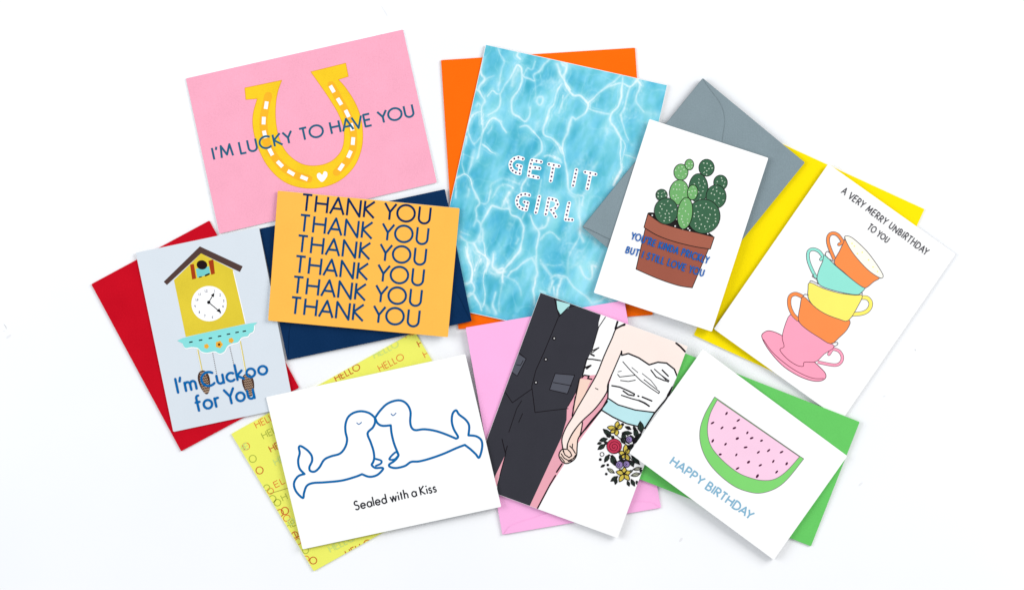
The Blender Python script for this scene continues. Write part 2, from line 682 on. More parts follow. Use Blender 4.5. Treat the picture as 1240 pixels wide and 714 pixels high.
# pink horseshoe card ------------------------------------------------
pinkface = paper('card_pink_linen', (250, 173, 197), bump=.5, var=.06, fibre=True)
c = card('greeting_card', [(225, 95.2), (488, 36), (529, 221), (265.6, 283)], 'pink card with a yellow horseshoe and I\'M LUCKY TO HAVE YOU', 'greeting cards spread on the white table', pinkface, gap=.5, fold=0)
q = (280, 60, 3.967)
shoe = Z(*q, [(65, 185), (243, 148)]) + spline(Z(*q, [(243, 148), (222, 210), (213, 280), (216, 360), (235, 440), (275, 505), (340, 550), (410, 558), (475, 540), (520, 500), (540, 450), (540, 380), (515, 310), (480, 250), (440, 190), (382, 108)]))[1:] \
    + Z(*q, [(550, 66), (563, 130)]) + spline(Z(*q, [(515, 145), (550, 185), (592, 250), (620, 320), (632, 400), (625, 480), (592, 560), (532, 622), (460, 656), (380, 667), (300, 655), (230, 618), (168, 550), (125, 460), (105, 380), (105, 310), (125, 237)])) + Z(*q, [(70, 241)])
gold_line = ink('ink_gold_line', (232, 158, 40))
shoe_y = ink('ink_horseshoe_yellow', (250, 206, 44), var=.12)
hs = c.print_('printed_horseshoe', [shoe], shoe_y)
c.print_('outline', stroke(shoe, .7, closed=True), gold_line, parent=hs)
groove = spline(Z(*q, [(178, 222), (160, 300), (155, 360), (168, 440), (200, 505), (250, 565), (310, 603), (372, 622)]), n=5)
groove2 = spline(Z(*q, [(505, 590), (550, 545), (580, 490), (588, 430), (580, 370), (553, 300), (515, 235), (480, 170)]), n=5)
c.print_('groove', stroke(groove, 9.5), ink('ink_groove', (250, 184, 48), var=.1), parent=hs)
c.print_('groove', stroke(groove2, 9.0), MATS['ink_groove'], parent=hs, lay=c.layer)
ink_white = ink('ink_white', (255, 255, 255), var=.01)
dash = Z(*q, [(168, 268), (156, 342), (161, 408), (190, 492), (234, 550), (287, 592), (350, 617)])
dash2 = Z(*q, [(528, 565), (568, 503), (585, 440), (579, 372), (557, 308), (520, 250), (485, 190)])
c.layer += 1
for chain in (dash, dash2):
    for i, (x, y) in enumerate(chain):
        a, b = chain[max(0, i - 1)], chain[min(len(chain) - 1, i + 1)]
        l = math.hypot(b[0] - a[0], b[1] - a[1])
        dx, dy = (b[0] - a[0]) / l, (b[1] - a[1]) / l
        c.print_('nail_hole', stroke([(x - dx * 4.6, y - dy * 4.6), (x + dx * 4.6, y + dy * 4.6)], 4.6, caps=False), ink_white, parent=hs, lay=c.layer)
heart = spline(Z(*q, [(437, 636), (415, 618), (412, 600), (424, 592), (437, 602), (446, 586), (460, 590), (460, 610)]), closed=True)
c.print_('heart', [heart], ink_white, parent=hs, lay=c.layer)
c.text('lettering', glyphs("I'M LUCKY TO HAVE YOU", (259.4, 193.3), (501.5, 140.6), 14.3, 2.5, space=.36), ink('ink_slate_blue', (44, 100, 130)))

# pool card -----------------------------------------------------------
PQ = [(588.3, 54), (808, 103), (738, 416), (518, 367)]


def pool_mat():
    m = bpy.data.materials.new('pool_print')
    m.use_nodes = True
    nt = m.node_tree
    N, L = nt.nodes, nt.links
    b = N['Principled BSDF']
    b.inputs['Roughness'].default_value = 0.4
    b.inputs['Specular IOR Level'].default_value = 0.3
    at = N.new('ShaderNodeAttribute')
    at.attribute_name = 'print'
    L.new(at.outputs['Color'], b.inputs['Base Color'])
    return m


c = card('greeting_card', PQ, 'card printed with rippling turquoise pool water and GET IT GIRL', 'greeting cards spread on the white table', white_card, gap=.6, fold=3)
pool = c
lines = []   # (points, half width px, strength)


def LN(tile, pts, wd, a):
    k = 7.1428
    lines.append((spline([(tile[0] + x / k, tile[1] + y / k) for x, y in pts], n=5), wd, a))


T1, T2, T3, T4, T5, T6, T7, T8 = (550, 50), (680, 70), (540, 140), (670, 150), (540, 230), (640, 240), (540, 300), (640, 300)
LN(T1, [(380, 60), (410, 130), (430, 200), (400, 280), (385, 370), (385, 430)], 1.2, .5)
LN(T1, [(240, 160), (235, 280), (265, 330), (215, 400), (240, 470), (265, 520), (235, 600), (240, 714)], 1.5, .8)
LN(T1, [(200, 330), (190, 400), (225, 440)], 1.4, .8)
LN(T1, [(265, 330), (345, 295)], .9, .5)
LN(T1, [(200, 560), (215, 540), (250, 560), (265, 470)], 2.4, .5)
LN(T1, [(150, 640), (215, 615), (260, 640)], 1.0, .6)
LN(T1, [(285, 480), (330, 430), (370, 460), (400, 465), (400, 540), (360, 600), (290, 640)], 1.1, .75)
LN(T1, [(280, 714), (340, 660), (410, 700)], 1.3, .8)
LN(T1, [(400, 460), (440, 370), (500, 300), (540, 215), (575, 235), (590, 300), (580, 370), (520, 470), (490, 540), (505, 620), (570, 660), (620, 690), (655, 640), (660, 580)], 1.3, .8)
LN(T1, [(500, 380), (510, 320), (545, 250)], 3.2, .55)
LN(T1, [(560, 90), (545, 130), (575, 160)], 1.6, .7)
LN(T1, [(575, 230), (600, 300), (640, 325), (690, 345), (680, 300), (740, 265), (780, 210), (830, 150)], 1.2, .75)
LN(T1, [(700, 170), (670, 240), (630, 235), (610, 290)], .9, .6)
LN(T1, [(690, 345), (710, 430), (700, 500)], 1.2, .4)
LN(T1, [(715, 520), (735, 550), (765, 530), (765, 490), (725, 490), (715, 520)], 1.2, .75)
LN(T1, [(895, 200), (915, 270), (955, 340), (1000, 420)], 1.6, .9)
LN(T1, [(930, 190), (970, 200), (965, 260), (935, 290)], 1.4, .8)
LN(T1, [(930, 360), (890, 440), (860, 550), (820, 600), (790, 714)], 1.2, .75)
LN(T1, [(1000, 440), (940, 520), (905, 620)], 1.0, .45)
LN(T2, [(10, 60), (40, 90), (20, 160), (50, 260), (105, 325), (165, 330), (230, 400)], 1.4, .95)
LN(T2, [(230, 400), (300, 320), (380, 260), (430, 220), (510, 160)], 1.1, .85)
LN(T2, [(340, 290), (430, 240), (520, 220), (590, 250), (660, 190)], 1.3, .85)
LN(T2, [(530, 170), (520, 260), (505, 360), (470, 450), (430, 500), (430, 560), (480, 640), (520, 714)], 1.3, .9)
LN(T2, [(590, 250), (560, 340), (540, 440), (510, 500), (530, 600), (580, 714)], 1.2, .6)
LN(T2, [(230, 400), (225, 440), (130, 535), (90, 520), (60, 610), (20, 714)], 1.6, .95)
LN(T2, [(230, 440), (310, 475), (430, 490)], 1.2, .6)
LN(T2, [(670, 220), (680, 270), (645, 330), (650, 390), (720, 470)], 1.3, .6)
LN(T2, [(650, 200), (690, 240)], 1.6, .7)
LN(T2, [(720, 470), (800, 480), (860, 500)], 3.5, .3)
LN(T2, [(20, 320), (0, 440)], .8, .5)
LN(T3, [(230, 0), (195, 90), (200, 160), (245, 240), (310, 160), (320, 0)], 1.1, .65)
LN(T3, [(310, 160), (360, 60), (420, 20), (480, 70), (520, 150)], 1.4, .9)
LN(T3, [(310, 160), (305, 250), (270, 370)], 1.1, .7)
LN(T3, [(320, 245), (370, 300), (430, 335)], 1.1, .75)
LN(T3, [(360, 160), (400, 100)], 1.6, .4)
LN(T3, [(180, 180), (160, 260), (140, 380), (150, 460), (160, 510)], 1.4, .6)
LN(T3, [(240, 300), (220, 420), (190, 510)], 2.2, .5)
LN(T3, [(90, 540), (160, 510), (210, 550), (240, 650), (265, 714)], 1.5, .9)
LN(T3, [(90, 540), (90, 714)], 1.2, .7)
LN(T3, [(200, 640), (190, 690)], 2.2, .55)
LN(T3, [(640, 95), (710, 95), (780, 160), (815, 210), (825, 300), (750, 360)], 1.3, .75)
LN(T3, [(890, 0), (850, 100), (850, 170), (920, 195), (980, 260), (1000, 330)], 1.1, .75)
LN(T3, [(850, 350), (900, 345), (1000, 400)], 1.3, .75)
LN(T3, [(720, 0), (715, 30)], 1, .5)
LN(T3, [(790, 60), (800, 90)], 3, .35)
LN(T3, [(700, 540), (665, 600), (650, 660)], 1.2, .7)
LN(T3, [(820, 560), (810, 650), (800, 714)], 1.0, .55)
LN(T3, [(390, 640), (400, 590), (470, 550), (540, 560), (640, 590)], 1.5, .4)
LN(T3, [(400, 714), (440, 640), (500, 600), (580, 630)], 1.2, .5)
LN(T4, [(150, 0), (100, 110), (85, 180), (80, 230), (100, 330), (130, 450), (130, 560), (190, 620), (260, 620), (250, 700)], 1.5, .85)
LN(T4, [(0, 120), (50, 170), (80, 220)], 1.2, .75)
LN(T4, [(0, 275), (60, 310)], 1.3, .75)
LN(T4, [(510, 0), (560, 80), (590, 150), (575, 260), (590, 370), (560, 450), (520, 530)], 1.3, .9)
LN(T4, [(590, 130), (625, 190), (600, 280), (600, 380)], 1.2, .7)
LN(T4, [(600, 270), (660, 270), (710, 300)], 1.2, .55)
LN(T4, [(630, 150), (680, 180)], 4, .25)
LN(T4, [(160, 560), (140, 600), (200, 640), (270, 590)], 3.2, .6)
LN(T4, [(340, 390), (380, 330)], 1.5, .35)
LN(T4, [(215, 620), (225, 714)], 3.0, .55)
LN(T5, [(240, 0), (290, 110), (265, 170), (265, 250), (240, 310)], 1.4, .85)
LN(T5, [(290, 110), (340, 120), (370, 80), (390, 0)], 1.3, .55)
LN(T5, [(480, 155), (500, 100), (550, 30)], 1.5, .75)
LN(T5, [(300, 320), (330, 250), (390, 145), (430, 150), (490, 160), (550, 160), (570, 210), (640, 260), (670, 330), (655, 430), (640, 520), (580, 600), (510, 680)], 1.4, .85)
LN(T5, [(500, 150), (520, 90), (560, 160)], 2.8, .5)
LN(T5, [(265, 260), (300, 300), (295, 380), (280, 430), (320, 430), (310, 340)], 1.6, .85)
LN(T5, [(290, 440), (300, 400)], 3.4, .8)
LN(T5, [(130, 400), (180, 450), (230, 460), (270, 430)], 1.4, .75)
LN(T5, [(130, 370), (200, 390)], 1.0, .5)
LN(T5, [(180, 460), (190, 540), (220, 660), (225, 714)], 1.5, .8)
LN(T5, [(230, 460), (280, 530), (340, 570), (360, 640), (350, 714)], 1.7, .85)
LN(T5, [(320, 430), (330, 500), (345, 570)], 1.4, .7)
LN(T5, [(300, 560), (260, 640), (245, 700)], 1.0, .6)
LN(T5, [(620, 420), (610, 460)], 2.2, .6)
LN(T5, [(680, 200), (650, 260)], 1.2, .5)
LN(T5, [(730, 220), (750, 300), (800, 350), (810, 400), (780, 500), (780, 590), (790, 714)], 1.6, .9)
LN(T5, [(800, 340), (870, 310), (895, 230)], 1.8, .85)
LN(T5, [(770, 330), (810, 340), (830, 310)], 3.0, .6)
LN(T5, [(820, 430), (860, 380), (920, 370), (980, 420)], 1.3, .6)
LN(T5, [(780, 560), (740, 590), (690, 610), (620, 670), (560, 714)], 1.2, .8)
LN(T5, [(740, 590), (780, 620), (790, 680)], 2.2, .7)
LN(T5, [(820, 600), (860, 650), (1000, 640)], 1.4, .4)
LN(T6, [(440, 0), (440, 130), (450, 220), (440, 300), (470, 370)], 2.2, .75)
LN(T6, [(400, 0), (430, 110)], 2.0, .5)
LN(T6, [(120, 350), (160, 295), (210, 300), (270, 350)], 1.3, .65)
LN(T6, [(440, 330), (400, 400), (350, 500), (340, 600)], 1.3, .4)
LN(T6, [(450, 260), (480, 300), (550, 330), (580, 390)], 3.2, .45)
LN(T6, [(440, 590), (480, 660), (520, 695), (550, 680), (550, 620), (550, 580), (585, 590)], 1.7, .75)
LN(T6, [(110, 560), (150, 600), (200, 670), (250, 680), (310, 690)], 1.5, .55)
LN(T6, [(280, 540), (340, 600), (420, 560)], 2.0, .25)
LN(T7, [(170, 0), (200, 100), (225, 200), (210, 290), (170, 305)], 1.6, .85)
LN(T7, [(210, 290), (250, 350), (240, 390), (200, 400), (190, 430), (240, 400), (280, 470), (300, 540)], 1.4, .7)
LN(T7, [(300, 90), (265, 150), (245, 200)], 1.0, .6)
LN(T7, [(270, 20), (350, 80), (370, 140), (340, 200), (325, 280), (340, 380), (340, 450), (310, 510)], 1.5, .75)
LN(T7, [(410, 60), (400, 150), (440, 190), (490, 170), (500, 190), (480, 300)], 1.9, .8)
LN(T7, [(420, 180), (450, 215), (500, 200)], 4.5, .75)
LN(T7, [(370, 110), (400, 160), (380, 200), (420, 240)], 3.0, .5)
LN(T7, [(510, 180), (580, 110), (640, 20)], 1.2, .75)
LN(T7, [(540, 250), (580, 200), (660, 140), (740, 95)], 1.2, .8)
LN(T7, [(740, 90), (780, 150), (790, 220), (765, 300), (760, 480)], 1.8, .85)
LN(T7, [(490, 240), (560, 270), (620, 300), (650, 400)], 1.5, .45)
LN(T7, [(430, 380), (420, 440), (410, 500), (430, 560)], 3.0, .6)
LN(T7, [(480, 300), (470, 420), (460, 540)], 2.5, .35)
LN(T7, [(290, 480), (340, 500), (360, 540)], 3.0, .45)
LN(T7, [(820, 100), (860, 180), (910, 250), (960, 240), (1000, 250)], 1.5, .55)
LN(T7, [(920, 260), (900, 330), (880, 390)], 1.4, .5)
LN(T8, [(190, 260), (250, 240), (310, 250), (340, 270), (400, 350), (500, 420), (540, 470)], 1.6, .7)
LN(T8, [(210, 280), (180, 390)], 1.3, .7)
LN(T8, [(280, 260), (260, 330), (240, 430)], 1.8, .75)
LN(T8, [(215, 330), (225, 420)], 1.2, .6)
LN(T8, [(540, 470), (600, 460), (660, 430), (720, 460)], 2.2, .6)
LN(T8, [(100, 370), (150, 390)], 1.5, .7)
LN(T8, [(340, 100), (340, 250)], 2.4, .3)

gx, gy = 205, 292
P0, P1, P2, P3 = [np.array(p) for p in inset(PQ, .6)]
uu, vv = np.meshgrid(np.linspace(0, 1, gx), np.linspace(0, 1, gy))
u3, v3 = uu[..., None], vv[..., None]
XY = (P0 * (1 - u3) + P1 * u3) * (1 - v3) + (P3 * (1 - u3) + P2 * u3) * v3
px, py = XY[..., 0], XY[..., 1]
rs = np.random.RandomState(3)


def vnoise(x, y, sc, ang=0.0, stretch=1.0):
    """smooth value noise on photo pixels"""
    ca, sa = math.cos(ang), math.sin(ang)
    a = (x * ca + y * sa) / sc
    b = (-x * sa + y * ca) / (sc * stretch)
    a = a - a.min() + 1
    b = b - b.min() + 1
    g = rs.rand(int(b.max()) + 3, int(a.max()) + 3)
    ia, ib = a.astype(int), b.astype(int)
    fa, fb = a - ia, b - ib
    fa, fb = fa * fa * (3 - 2 * fa), fb * fb * (3 - 2 * fb)
    return (g[ib, ia] * (1 - fa) + g[ib, ia + 1] * fa) * (1 - fb) + (g[ib + 1, ia] * (1 - fa) + g[ib + 1, ia + 1] * fa) * fb


wx = px + (vnoise(px, py, 9) - .5) * 2.4
wy = py + (vnoise(px, py, 9) - .5) * 2.4
cov = np.zeros_like(px)
glow = np.zeros_like(px)
fade = vnoise(px, py, 18)
wmod = 0.50 + 1.25 * vnoise(px, py, 14)
for pts, wd, a in lines:
    pts = np.array(pts)
    x0, y0 = pts.min(0) - 14
    x1, y1 = pts.max(0) + 14
    m = (px > x0) & (px < x1) & (py > y0) & (py < y1)
    if not m.any():
        continue
    X_, Y_ = wx[m], wy[m]
    dmin = np.full(X_.shape, 1e9)
    for i in range(len(pts) - 1):
        p, q2 = pts[i], pts[i + 1]
        d = q2 - p
        l2 = max(1e-9, d @ d)
        t = np.clip(((X_ - p[0]) * d[0] + (Y_ - p[1]) * d[1]) / l2, 0, 1)
        dmin = np.minimum(dmin, np.hypot(X_ - p[0] - t * d[0], Y_ - p[1] - t * d[1]))
    wloc = wd * wmod[m]
    cv = a * np.exp(-(dmin / (wloc * .78)) ** 1.4) * (.6 + .65 * fade[m])
    cv2 = a * .42 * np.exp(-((dmin - 2.4 * wmod[m] - .6) / .55) ** 2) * np.clip(fade[m] * 2 - .7, 0, 1)
    cov[m] = np.maximum(cov[m], np.maximum(cv, cv2))
    glow[m] = np.maximum(glow[m], a * np.exp(-(dmin / (wloc * 1.6 + 2.2)) ** 1.5) * .6)
n_big = vnoise(px, py, 40)
n_mid = vnoise(px, py, 11, .5, 2.4)
n_sm = vnoise(px, py, 4, .4, 2.0)
n_fine = vnoise(px, py, 2.0, .3, 1.5)
n_str = vnoise(px, py, 5.5, .35, 5.0)
right = np.clip((px - 560 + (py - 220) * .05) / 200, 0, 1)
tone = np.clip(.30 + .42 * right + (n_big - .5) * .55 + (n_mid - .5) * .65 + (n_sm - .5) * .22 + (n_fine - .5) * .10 + (n_str - .5) * .22, 0, 1)[..., None]
deep, pale = np.array([60., 172., 202.]), np.array([152., 226., 241.])
blob = np.clip((vnoise(px, py, 16, .4, 1.6) - .72) / .28, 0, 1) * .5
cov = np.clip(cov + blob * (.3 + .4 * n_fine), 0, 1)
rgb = deep * (1 - tone) + pale * tone
rgb[..., 2] += (n_sm - .5) * 14
for sc_, amp in ((13, .34), (7, .22)):
    r1 = vnoise(wx, wy, sc_, .3, 1.6)
    ridge = np.exp(-(np.abs(r1 - .5) / .035) ** 1.5) * vnoise(px, py, 22)
    glow = np.clip(glow + ridge * amp, 0, 1)
    cov = np.clip(cov + ridge * amp * .35, 0, 1)
g2 = np.clip(glow, 0, 1)[..., None] * .75
rgb = rgb * (1 - g2) + np.array([172., 233., 244.]) * g2
k2 = np.clip(cov * (.82 + .35 * n_fine), 0, 1)[..., None]
rgb = rgb * (1 - k2) + np.array([240., 252., 255.]) * k2
v8 = np.clip(rgb, 0, 255) / 255.0
lin8 = np.where(v8 <= .04045, v8 / 12.92, ((v8 + .055) / 1.055) ** 2.4) / EF
vx = [(float(a), float(b)) for a, b in XY.reshape(-1, 2)]
faces = [[r * gx + k, (r + 1) * gx + k, (r + 1) * gx + k + 1, r * gx + k + 1] for r in range(gy - 1) for k in range(gx - 1)]
o = link('printed_water', c.up(vx, 0.000012), faces, pool_mat(), c.e)
o['label'] = 'turquoise water print with white ripples of light'
attr = o.data.color_attributes.new('print', 'FLOAT_COLOR', 'POINT')
buf = np.concatenate([lin8.reshape(-1, 3), np.ones((gx * gy, 1))], 1).astype(np.float32).ravel()
attr.data.foreach_set('color', buf)
c.layer = 1
# marquee letters: fat white strokes with dark bulbs
q = (600, 175, 6.49)
MAR = {
 'G1': [[(215, 113), (180, 102), (148, 112), (124, 135), (117, 158), (122, 185), (135, 205), (160, 220), (190, 228), (192, 200), (200, 172), (172, 165)]],
 'E1': [[(358, 137), (322, 130), (287, 124), (278, 152), (272, 182), (267, 212), (262, 245), (298, 252), (334, 260)], [(278, 182), (312, 182), (345, 187)]],
 'T1': [[(420, 155), (458, 162), (498, 170)], [(458, 162), (451, 190), (446, 220), (440, 252), (434, 285)]],
 'I1': [[(636, 200), (630, 230), (624, 260), (617, 292), (610, 322)]],
 'T2': [[(705, 217), (745, 225), (786, 234)], [(745, 225), (740, 255), (735, 284), (728, 314), (722, 346)]],
 'G2': [[(265, 398), (234, 390), (202, 395), (178, 412), (168, 440), (172, 470), (188, 492), (212, 505), (240, 512), (246, 485), (253, 458), (228, 452)]],
 'I2': [[(345, 410), (338, 440), (332, 470), (325, 502), (317, 534)]],
 'R2': [[(395, 547), (402, 515), (408, 485), (413, 455), (420, 425), (448, 430), (476, 440), (488, 470), (470, 500), (437, 514), (458, 540), (472, 566)]],
 'L2': [[(579, 460), (572, 490), (566, 520), (559, 552), (552, 588), (576, 590), (603, 592)]],
}
bulb = ink('ink_bulb', (92, 62, 104))
gl, dots = [], []
for k, chains in MAR.items():
    polys = []
    for ch in chains:
        pp = Z(*q, ch)
        polys += stroke(pp, 4.9)
        dots += pp
    gl.append(polys)
c.layer += 1
for g_ in gl:
    c.text('lettering', [g_], ink_white, lay=c.layer)
seen = []
for x, y in dots:
    if all(math.hypot(x - a, y - b) > 1.5 for a, b in seen):
        seen.append((x, y))
c.text('lettering_bulbs', [[disc(x, y, 1.25, 10)] for x, y in seen], bulb)
c.e.children[-1]['kind'] = 'stuff'

# navy envelope -----------------------------------------------------------
navy = envelope('envelope', [(314.3, 277), (538.7, 229), (571.3, 388.7), (348, 435.7)], 'dark navy envelope under the mustard THANK YOU card', env_navy, flap=2)

# grey cuckoo card --------------------------------------------------------
c = card('greeting_card', [(164.5, 306), (313.5, 275), (355.8, 491.5), (210, 522.5)], 'pale grey card with a yellow cuckoo clock and I\'m Cuckoo for You', 'greeting cards spread on the white table', paper('card_pale_grey', (219, 227, 235), var=.015, bump=.08), gap=.9, fold=3)
cuckoo = c
q = (190, 290, 5.1)
body = ink('ink_mustard', (226, 203, 62), var=.10)
clock = c.print_('printed_clock_case', [Z(*q, [(105, 250), (272, 85), (470, 185), (545, 520), (178, 600)])], body, label='mustard yellow cuckoo clock case')
c.print_('highlight_line', stroke(Z(*q, [(472, 195), (548, 515)]), 1.0), ink_white, parent=clock)
c.print_('roof', [Z(*q, [(42, 260), (265, 42), (530, 165), (513, 200), (272, 85), (62, 280)])], ink('ink_roof_brown', (86, 66, 62)), parent=clock)
c.print_('window', [Z(*q, [(240, 180), (322, 165), (330, 212), (250, 236)])], ink('ink_teal_figure', (120, 205, 205)), parent=clock)
c.layer += 1
for sh in ([(205, 155), (228, 150), (242, 240), (218, 246)], [(318, 132), (348, 122), (358, 210), (336, 217)]):
    c.print_('shutter', [Z(*q, sh)], ink('ink_rust', (170, 66, 32)), parent=clock, lay=c.layer)
c.print_('bird', [disc(*Z(*q, [(278, 156)])[0], 6.5, 18, ry=5.6, rot=.2)], ink('ink_bird', (42, 30, 32)), parent=clock, lay=c.layer)
c.print_('perch', stroke(Z(*q, [(300, 222), (322, 212)]), 2.0) + stroke(Z(*q, [(262, 232), (275, 229)]), 1.2), MATS['ink_bird'], parent=clock)
face = c.print_('clock_face', [disc(*Z(*q, [(322, 395)])[0], 21.4, 40)], ink_white, parent=clock)
tick = ink('ink_tick', (92, 88, 112))
nums = []
for (x, y), s in zip([(303, 318), (357, 318), (390, 342), (412, 378), (408, 412), (390, 450), (343, 478), (295, 470), (262, 448), (235, 412), (247, 372), (265, 338)], ['12', '1', '2', '3', '4', '5', '6', '7', '8', '9', '10', '11']):
    X0, Y0 = Z(*q, [(x, y)])[0]
    DG = {'1': [[(-.5, -1.6), (.2, 1.6)]], '2': [[(-.8, -1.2), (0, -1.7), (.8, -1), (-.6, 1.5), (1, 1.3)]], '3': [[(-.8, -1.5), (.7, -1.2), (-.1, -.1), (.9, .8), (-.6, 1.5)]],
          '4': [[(.4, 1.6), (.2, -1.5), (-1, .5), (1, .3)]], '5': [[(.8, -1.6), (-.6, -1.4), (-.5, -.1), (.7, .3), (.5, 1.3), (-.7, 1.4)]], '6': [[(.6, -1.6), (-.7, .2), (0, 1.5), (.8, .6), (-.5, .3)]],
          '7': [[(-.9, -1.4), (.8, -1.6), (0, 1.6)]], '8': [[(0, -.1), (-.7, -.9), (0, -1.6), (.7, -.9), (-.7, .8), (0, 1.6), (.7, .8), (0, -.1)]], '9': [[(.7, -.6), (-.6, -.4), (-.3, -1.5), (.6, -1.2), (.5, 1.5)]], '0': [[(0, -1.5), (.7, 0), (0, 1.5), (-.7, 0), (0, -1.5)]]}
    for kk, ch in enumerate(s):
        off = (kk - (len(s) - 1) / 2) * 1.9
        for st in DG[ch]:
            nums.append(stroke([(X0 + off + a * .85, Y0 + b * .85 - off * .15) for a, b in st], .55))
c.text('numerals', nums, tick, parent=clock)
blk = ink('ink_black', (30, 28, 32))
hub = Z(*q, [(320, 387)])[0]
c.print_('clock_hand', stroke([hub, Z(*q, [(345, 345)])[0]], 1.1) + [Z(*q, [(333, 343), (355, 328), (352, 356)])], blk, parent=clock)
c.print_('clock_hand', stroke([hub, Z(*q, [(380, 438)])[0]], 1.1) + [Z(*q, [(368, 440), (386, 424), (398, 454)])] + [disc(*hub, 2.1, 12)], blk, parent=clock)
skirt = Z(*q, [(158, 608), (585, 515), (600, 530), (595, 565), (572, 578), (560, 595), (522, 603), (500, 632), (465, 640), (435, 655), (415, 690), (385, 702), (355, 688), (310, 697), (275, 690), (252, 668), (212, 662), (175, 668), (158, 640)])
c.print_('skirt_shadow_line', stroke([(a + .5, b + .8) for a, b in spline(skirt[1:], n=3)], 1.2), ink_white)
teal = ink('ink_aqua', (140, 224, 222))
sk = c.print_('printed_pelmet', [spline(skirt, closed=True, n=3)], teal, label='scalloped aqua pelmet under the clock case')
c.print_('dashes', sum([stroke([(a - 1.6, b + .3), (a + 1.6, b - .3)], 1.5) for a, b in Z(*q, [(210, 632), (270, 620), (330, 608), (387, 596), (442, 583), (495, 572), (540, 565)])], []), blk, parent=sk, kind='stuff')
c.layer += 1
for (x, y), r in zip(Z(*q, [(306, 658), (384, 647), (458, 622)]), (2.9, 4.3, 3.1)):
    c.print_('flower', [disc(x + r * .55 * math.cos(k * 1.256), y + r * .55 * math.sin(k * 1.256), r * .52, 8) for k in range(5)] + [disc(x, y, r * .6, 8)], ink('ink_marigold', (238, 176, 60)), parent=sk, lay=c.layer)
c.print_('flower_centre', [disc(*Z(*q, [(384, 647)])[0], 1.6, 10)], ink('ink_brown', (110, 52, 22)), parent=sk)
q = (200, 400, 7.14)
c.layer += 1
for a in ([(282, 165), (300, 255), (320, 350)], [(650, 95), (675, 230), (700, 378)]):
    c.print_('string_edge', stroke([(x - .9, y) for x, y in Z(*q, a)], .8), ink_white, lay=c.layer)
    c.print_('printed_cord', stroke(Z(*q, a), 1.3), ink('ink_cord', (226, 208, 104)), lay=c.layer)
for a, b in (([(412, 198), (445, 330), (452, 420)]), ([(560, 145), (590, 282)]))  if False else [((412, 198), (450, 400)), ((560, 145), (592, 285))]:
    n = 13 if b[0] < 500 else 10
    ds = [((a[0] + (b[0] - a[0]) * k / (n - 1)), (a[1] + (b[1] - a[1]) * k / (n - 1))) for k in range(n)]
    c.print_('printed_chain', [disc(x, y, .58, 8) for x, y in Z(*q, ds)], MATS['ink_roof_brown'], lay=c.layer, kind='stuff')
c.layer += 1
lay0 = c.layer
for (x0, y0), (x1, y1) in (((318, 345), (362, 550)), ((700, 372), (742, 568))):
    mx_, my_ = (x0 + x1) / 2, (y0 + y1) / 2
    ax = Vector((x1 - x0, y1 - y0)).normalized()
    pr = Vector((-ax.y, ax.x))
    hl = math.hypot(x1 - x0, y1 - y0) / 2
    cone = []
    for k in range(24):
        t = 2 * math.pi * k / 24
        u = hl * math.cos(t)
        v = 49 * math.sin(t) * (1.0 - .28 * math.cos(t))
        cone.append((mx_ + ax.x * u + pr.x * v, my_ + ax.y * u + pr.y * v))
    pc = c.print_('printed_pinecone', [Z(*q, cone)], ink('ink_pinecone', (74, 50, 42)), lay=lay0, label='dark brown pinecone weight with pale scales')
    sc = []
    for i in range(-4, 5):
        u = i * hl * .2
        wv = 44 * math.sqrt(max(0, 1 - (u / hl) ** 2)) * .8
        seg = []
        for k in range(9):
            v = -wv + 2 * wv * k / 8
            seg.append((mx_ + ax.x * (u + (6 if k % 2 else -6)) + pr.x * v, my_ + ax.y * (u + (6 if k % 2 else -6)) + pr.y * v))
        sc += stroke(Z(*q, seg), .6)
    c.print_('scales', sc, ink('ink_cone_tan', (196, 168, 142)), parent=pc, lay=lay0 + 1)
c.layer = lay0 + 1
blue = ink('ink_blue', (14, 104, 172))
c.text('lettering', glyphs("I'm Cuckoo", (215.5, 475), (324.3, 451.8), 16.8, 2.9, caps=True, space=.2), blue)
c.text('lettering', glyphs("for You", (239.2, 497.2), (308.3, 481.4), 17.2, 2.9, caps=True, space=.30), blue)

# hello envelope print ----------------------------------------------------
h_cols = [ink('ink_coral', (226, 130, 62)), ink('ink_olive', (176, 186, 74)), ink('ink_brick', (206, 92, 50)), ink('ink_mint', (206, 228, 134))]
HT = []
a0 = R(-27)
for x, y, k, s in ((407.5, 461.5, 2, 'HELLO'), (460.5, 449.3, 0, 'HELLO'), (454, 433.5, 3, 'HELLO'), (508, 420, 2, 'HELLO'), (515, 433, 0, 'HELLO'), (492, 409, 0, 'HELLO'),
                   (311, 518, 0, 'HELLO'), (319.5, 531, 1, 'HELLO'), (328.5, 547, 2, 'HELLO'), (334, 563, 3, 'HELLO'),
                   (400.5, 668, 3, 'HELLO'), (421, 673.5, 2, 'HELLO')):
    HT.append((k, glyphs(s, (x, y), (x + 33 * math.cos(a0), y + 33 * math.sin(a0)), 7.6, 1.05)))
for x, y, k, s in ((290, 548, 3, 'HE'), (341, 634, 0, 'LO'), (347, 641, 1, 'HE'), (352, 654, 2, 'LL'), (334, 590, 0, 'EL'), (343, 606, 1, 'H'), (366, 682, 0, 'L')):
    wd_ = {1: 6, 2: 13}[len(s)]
    HT.append((k, glyphs(s, (x, y), (x + wd_ * math.cos(a0), y + wd_ * math.sin(a0)), 7.2, 1.0)))
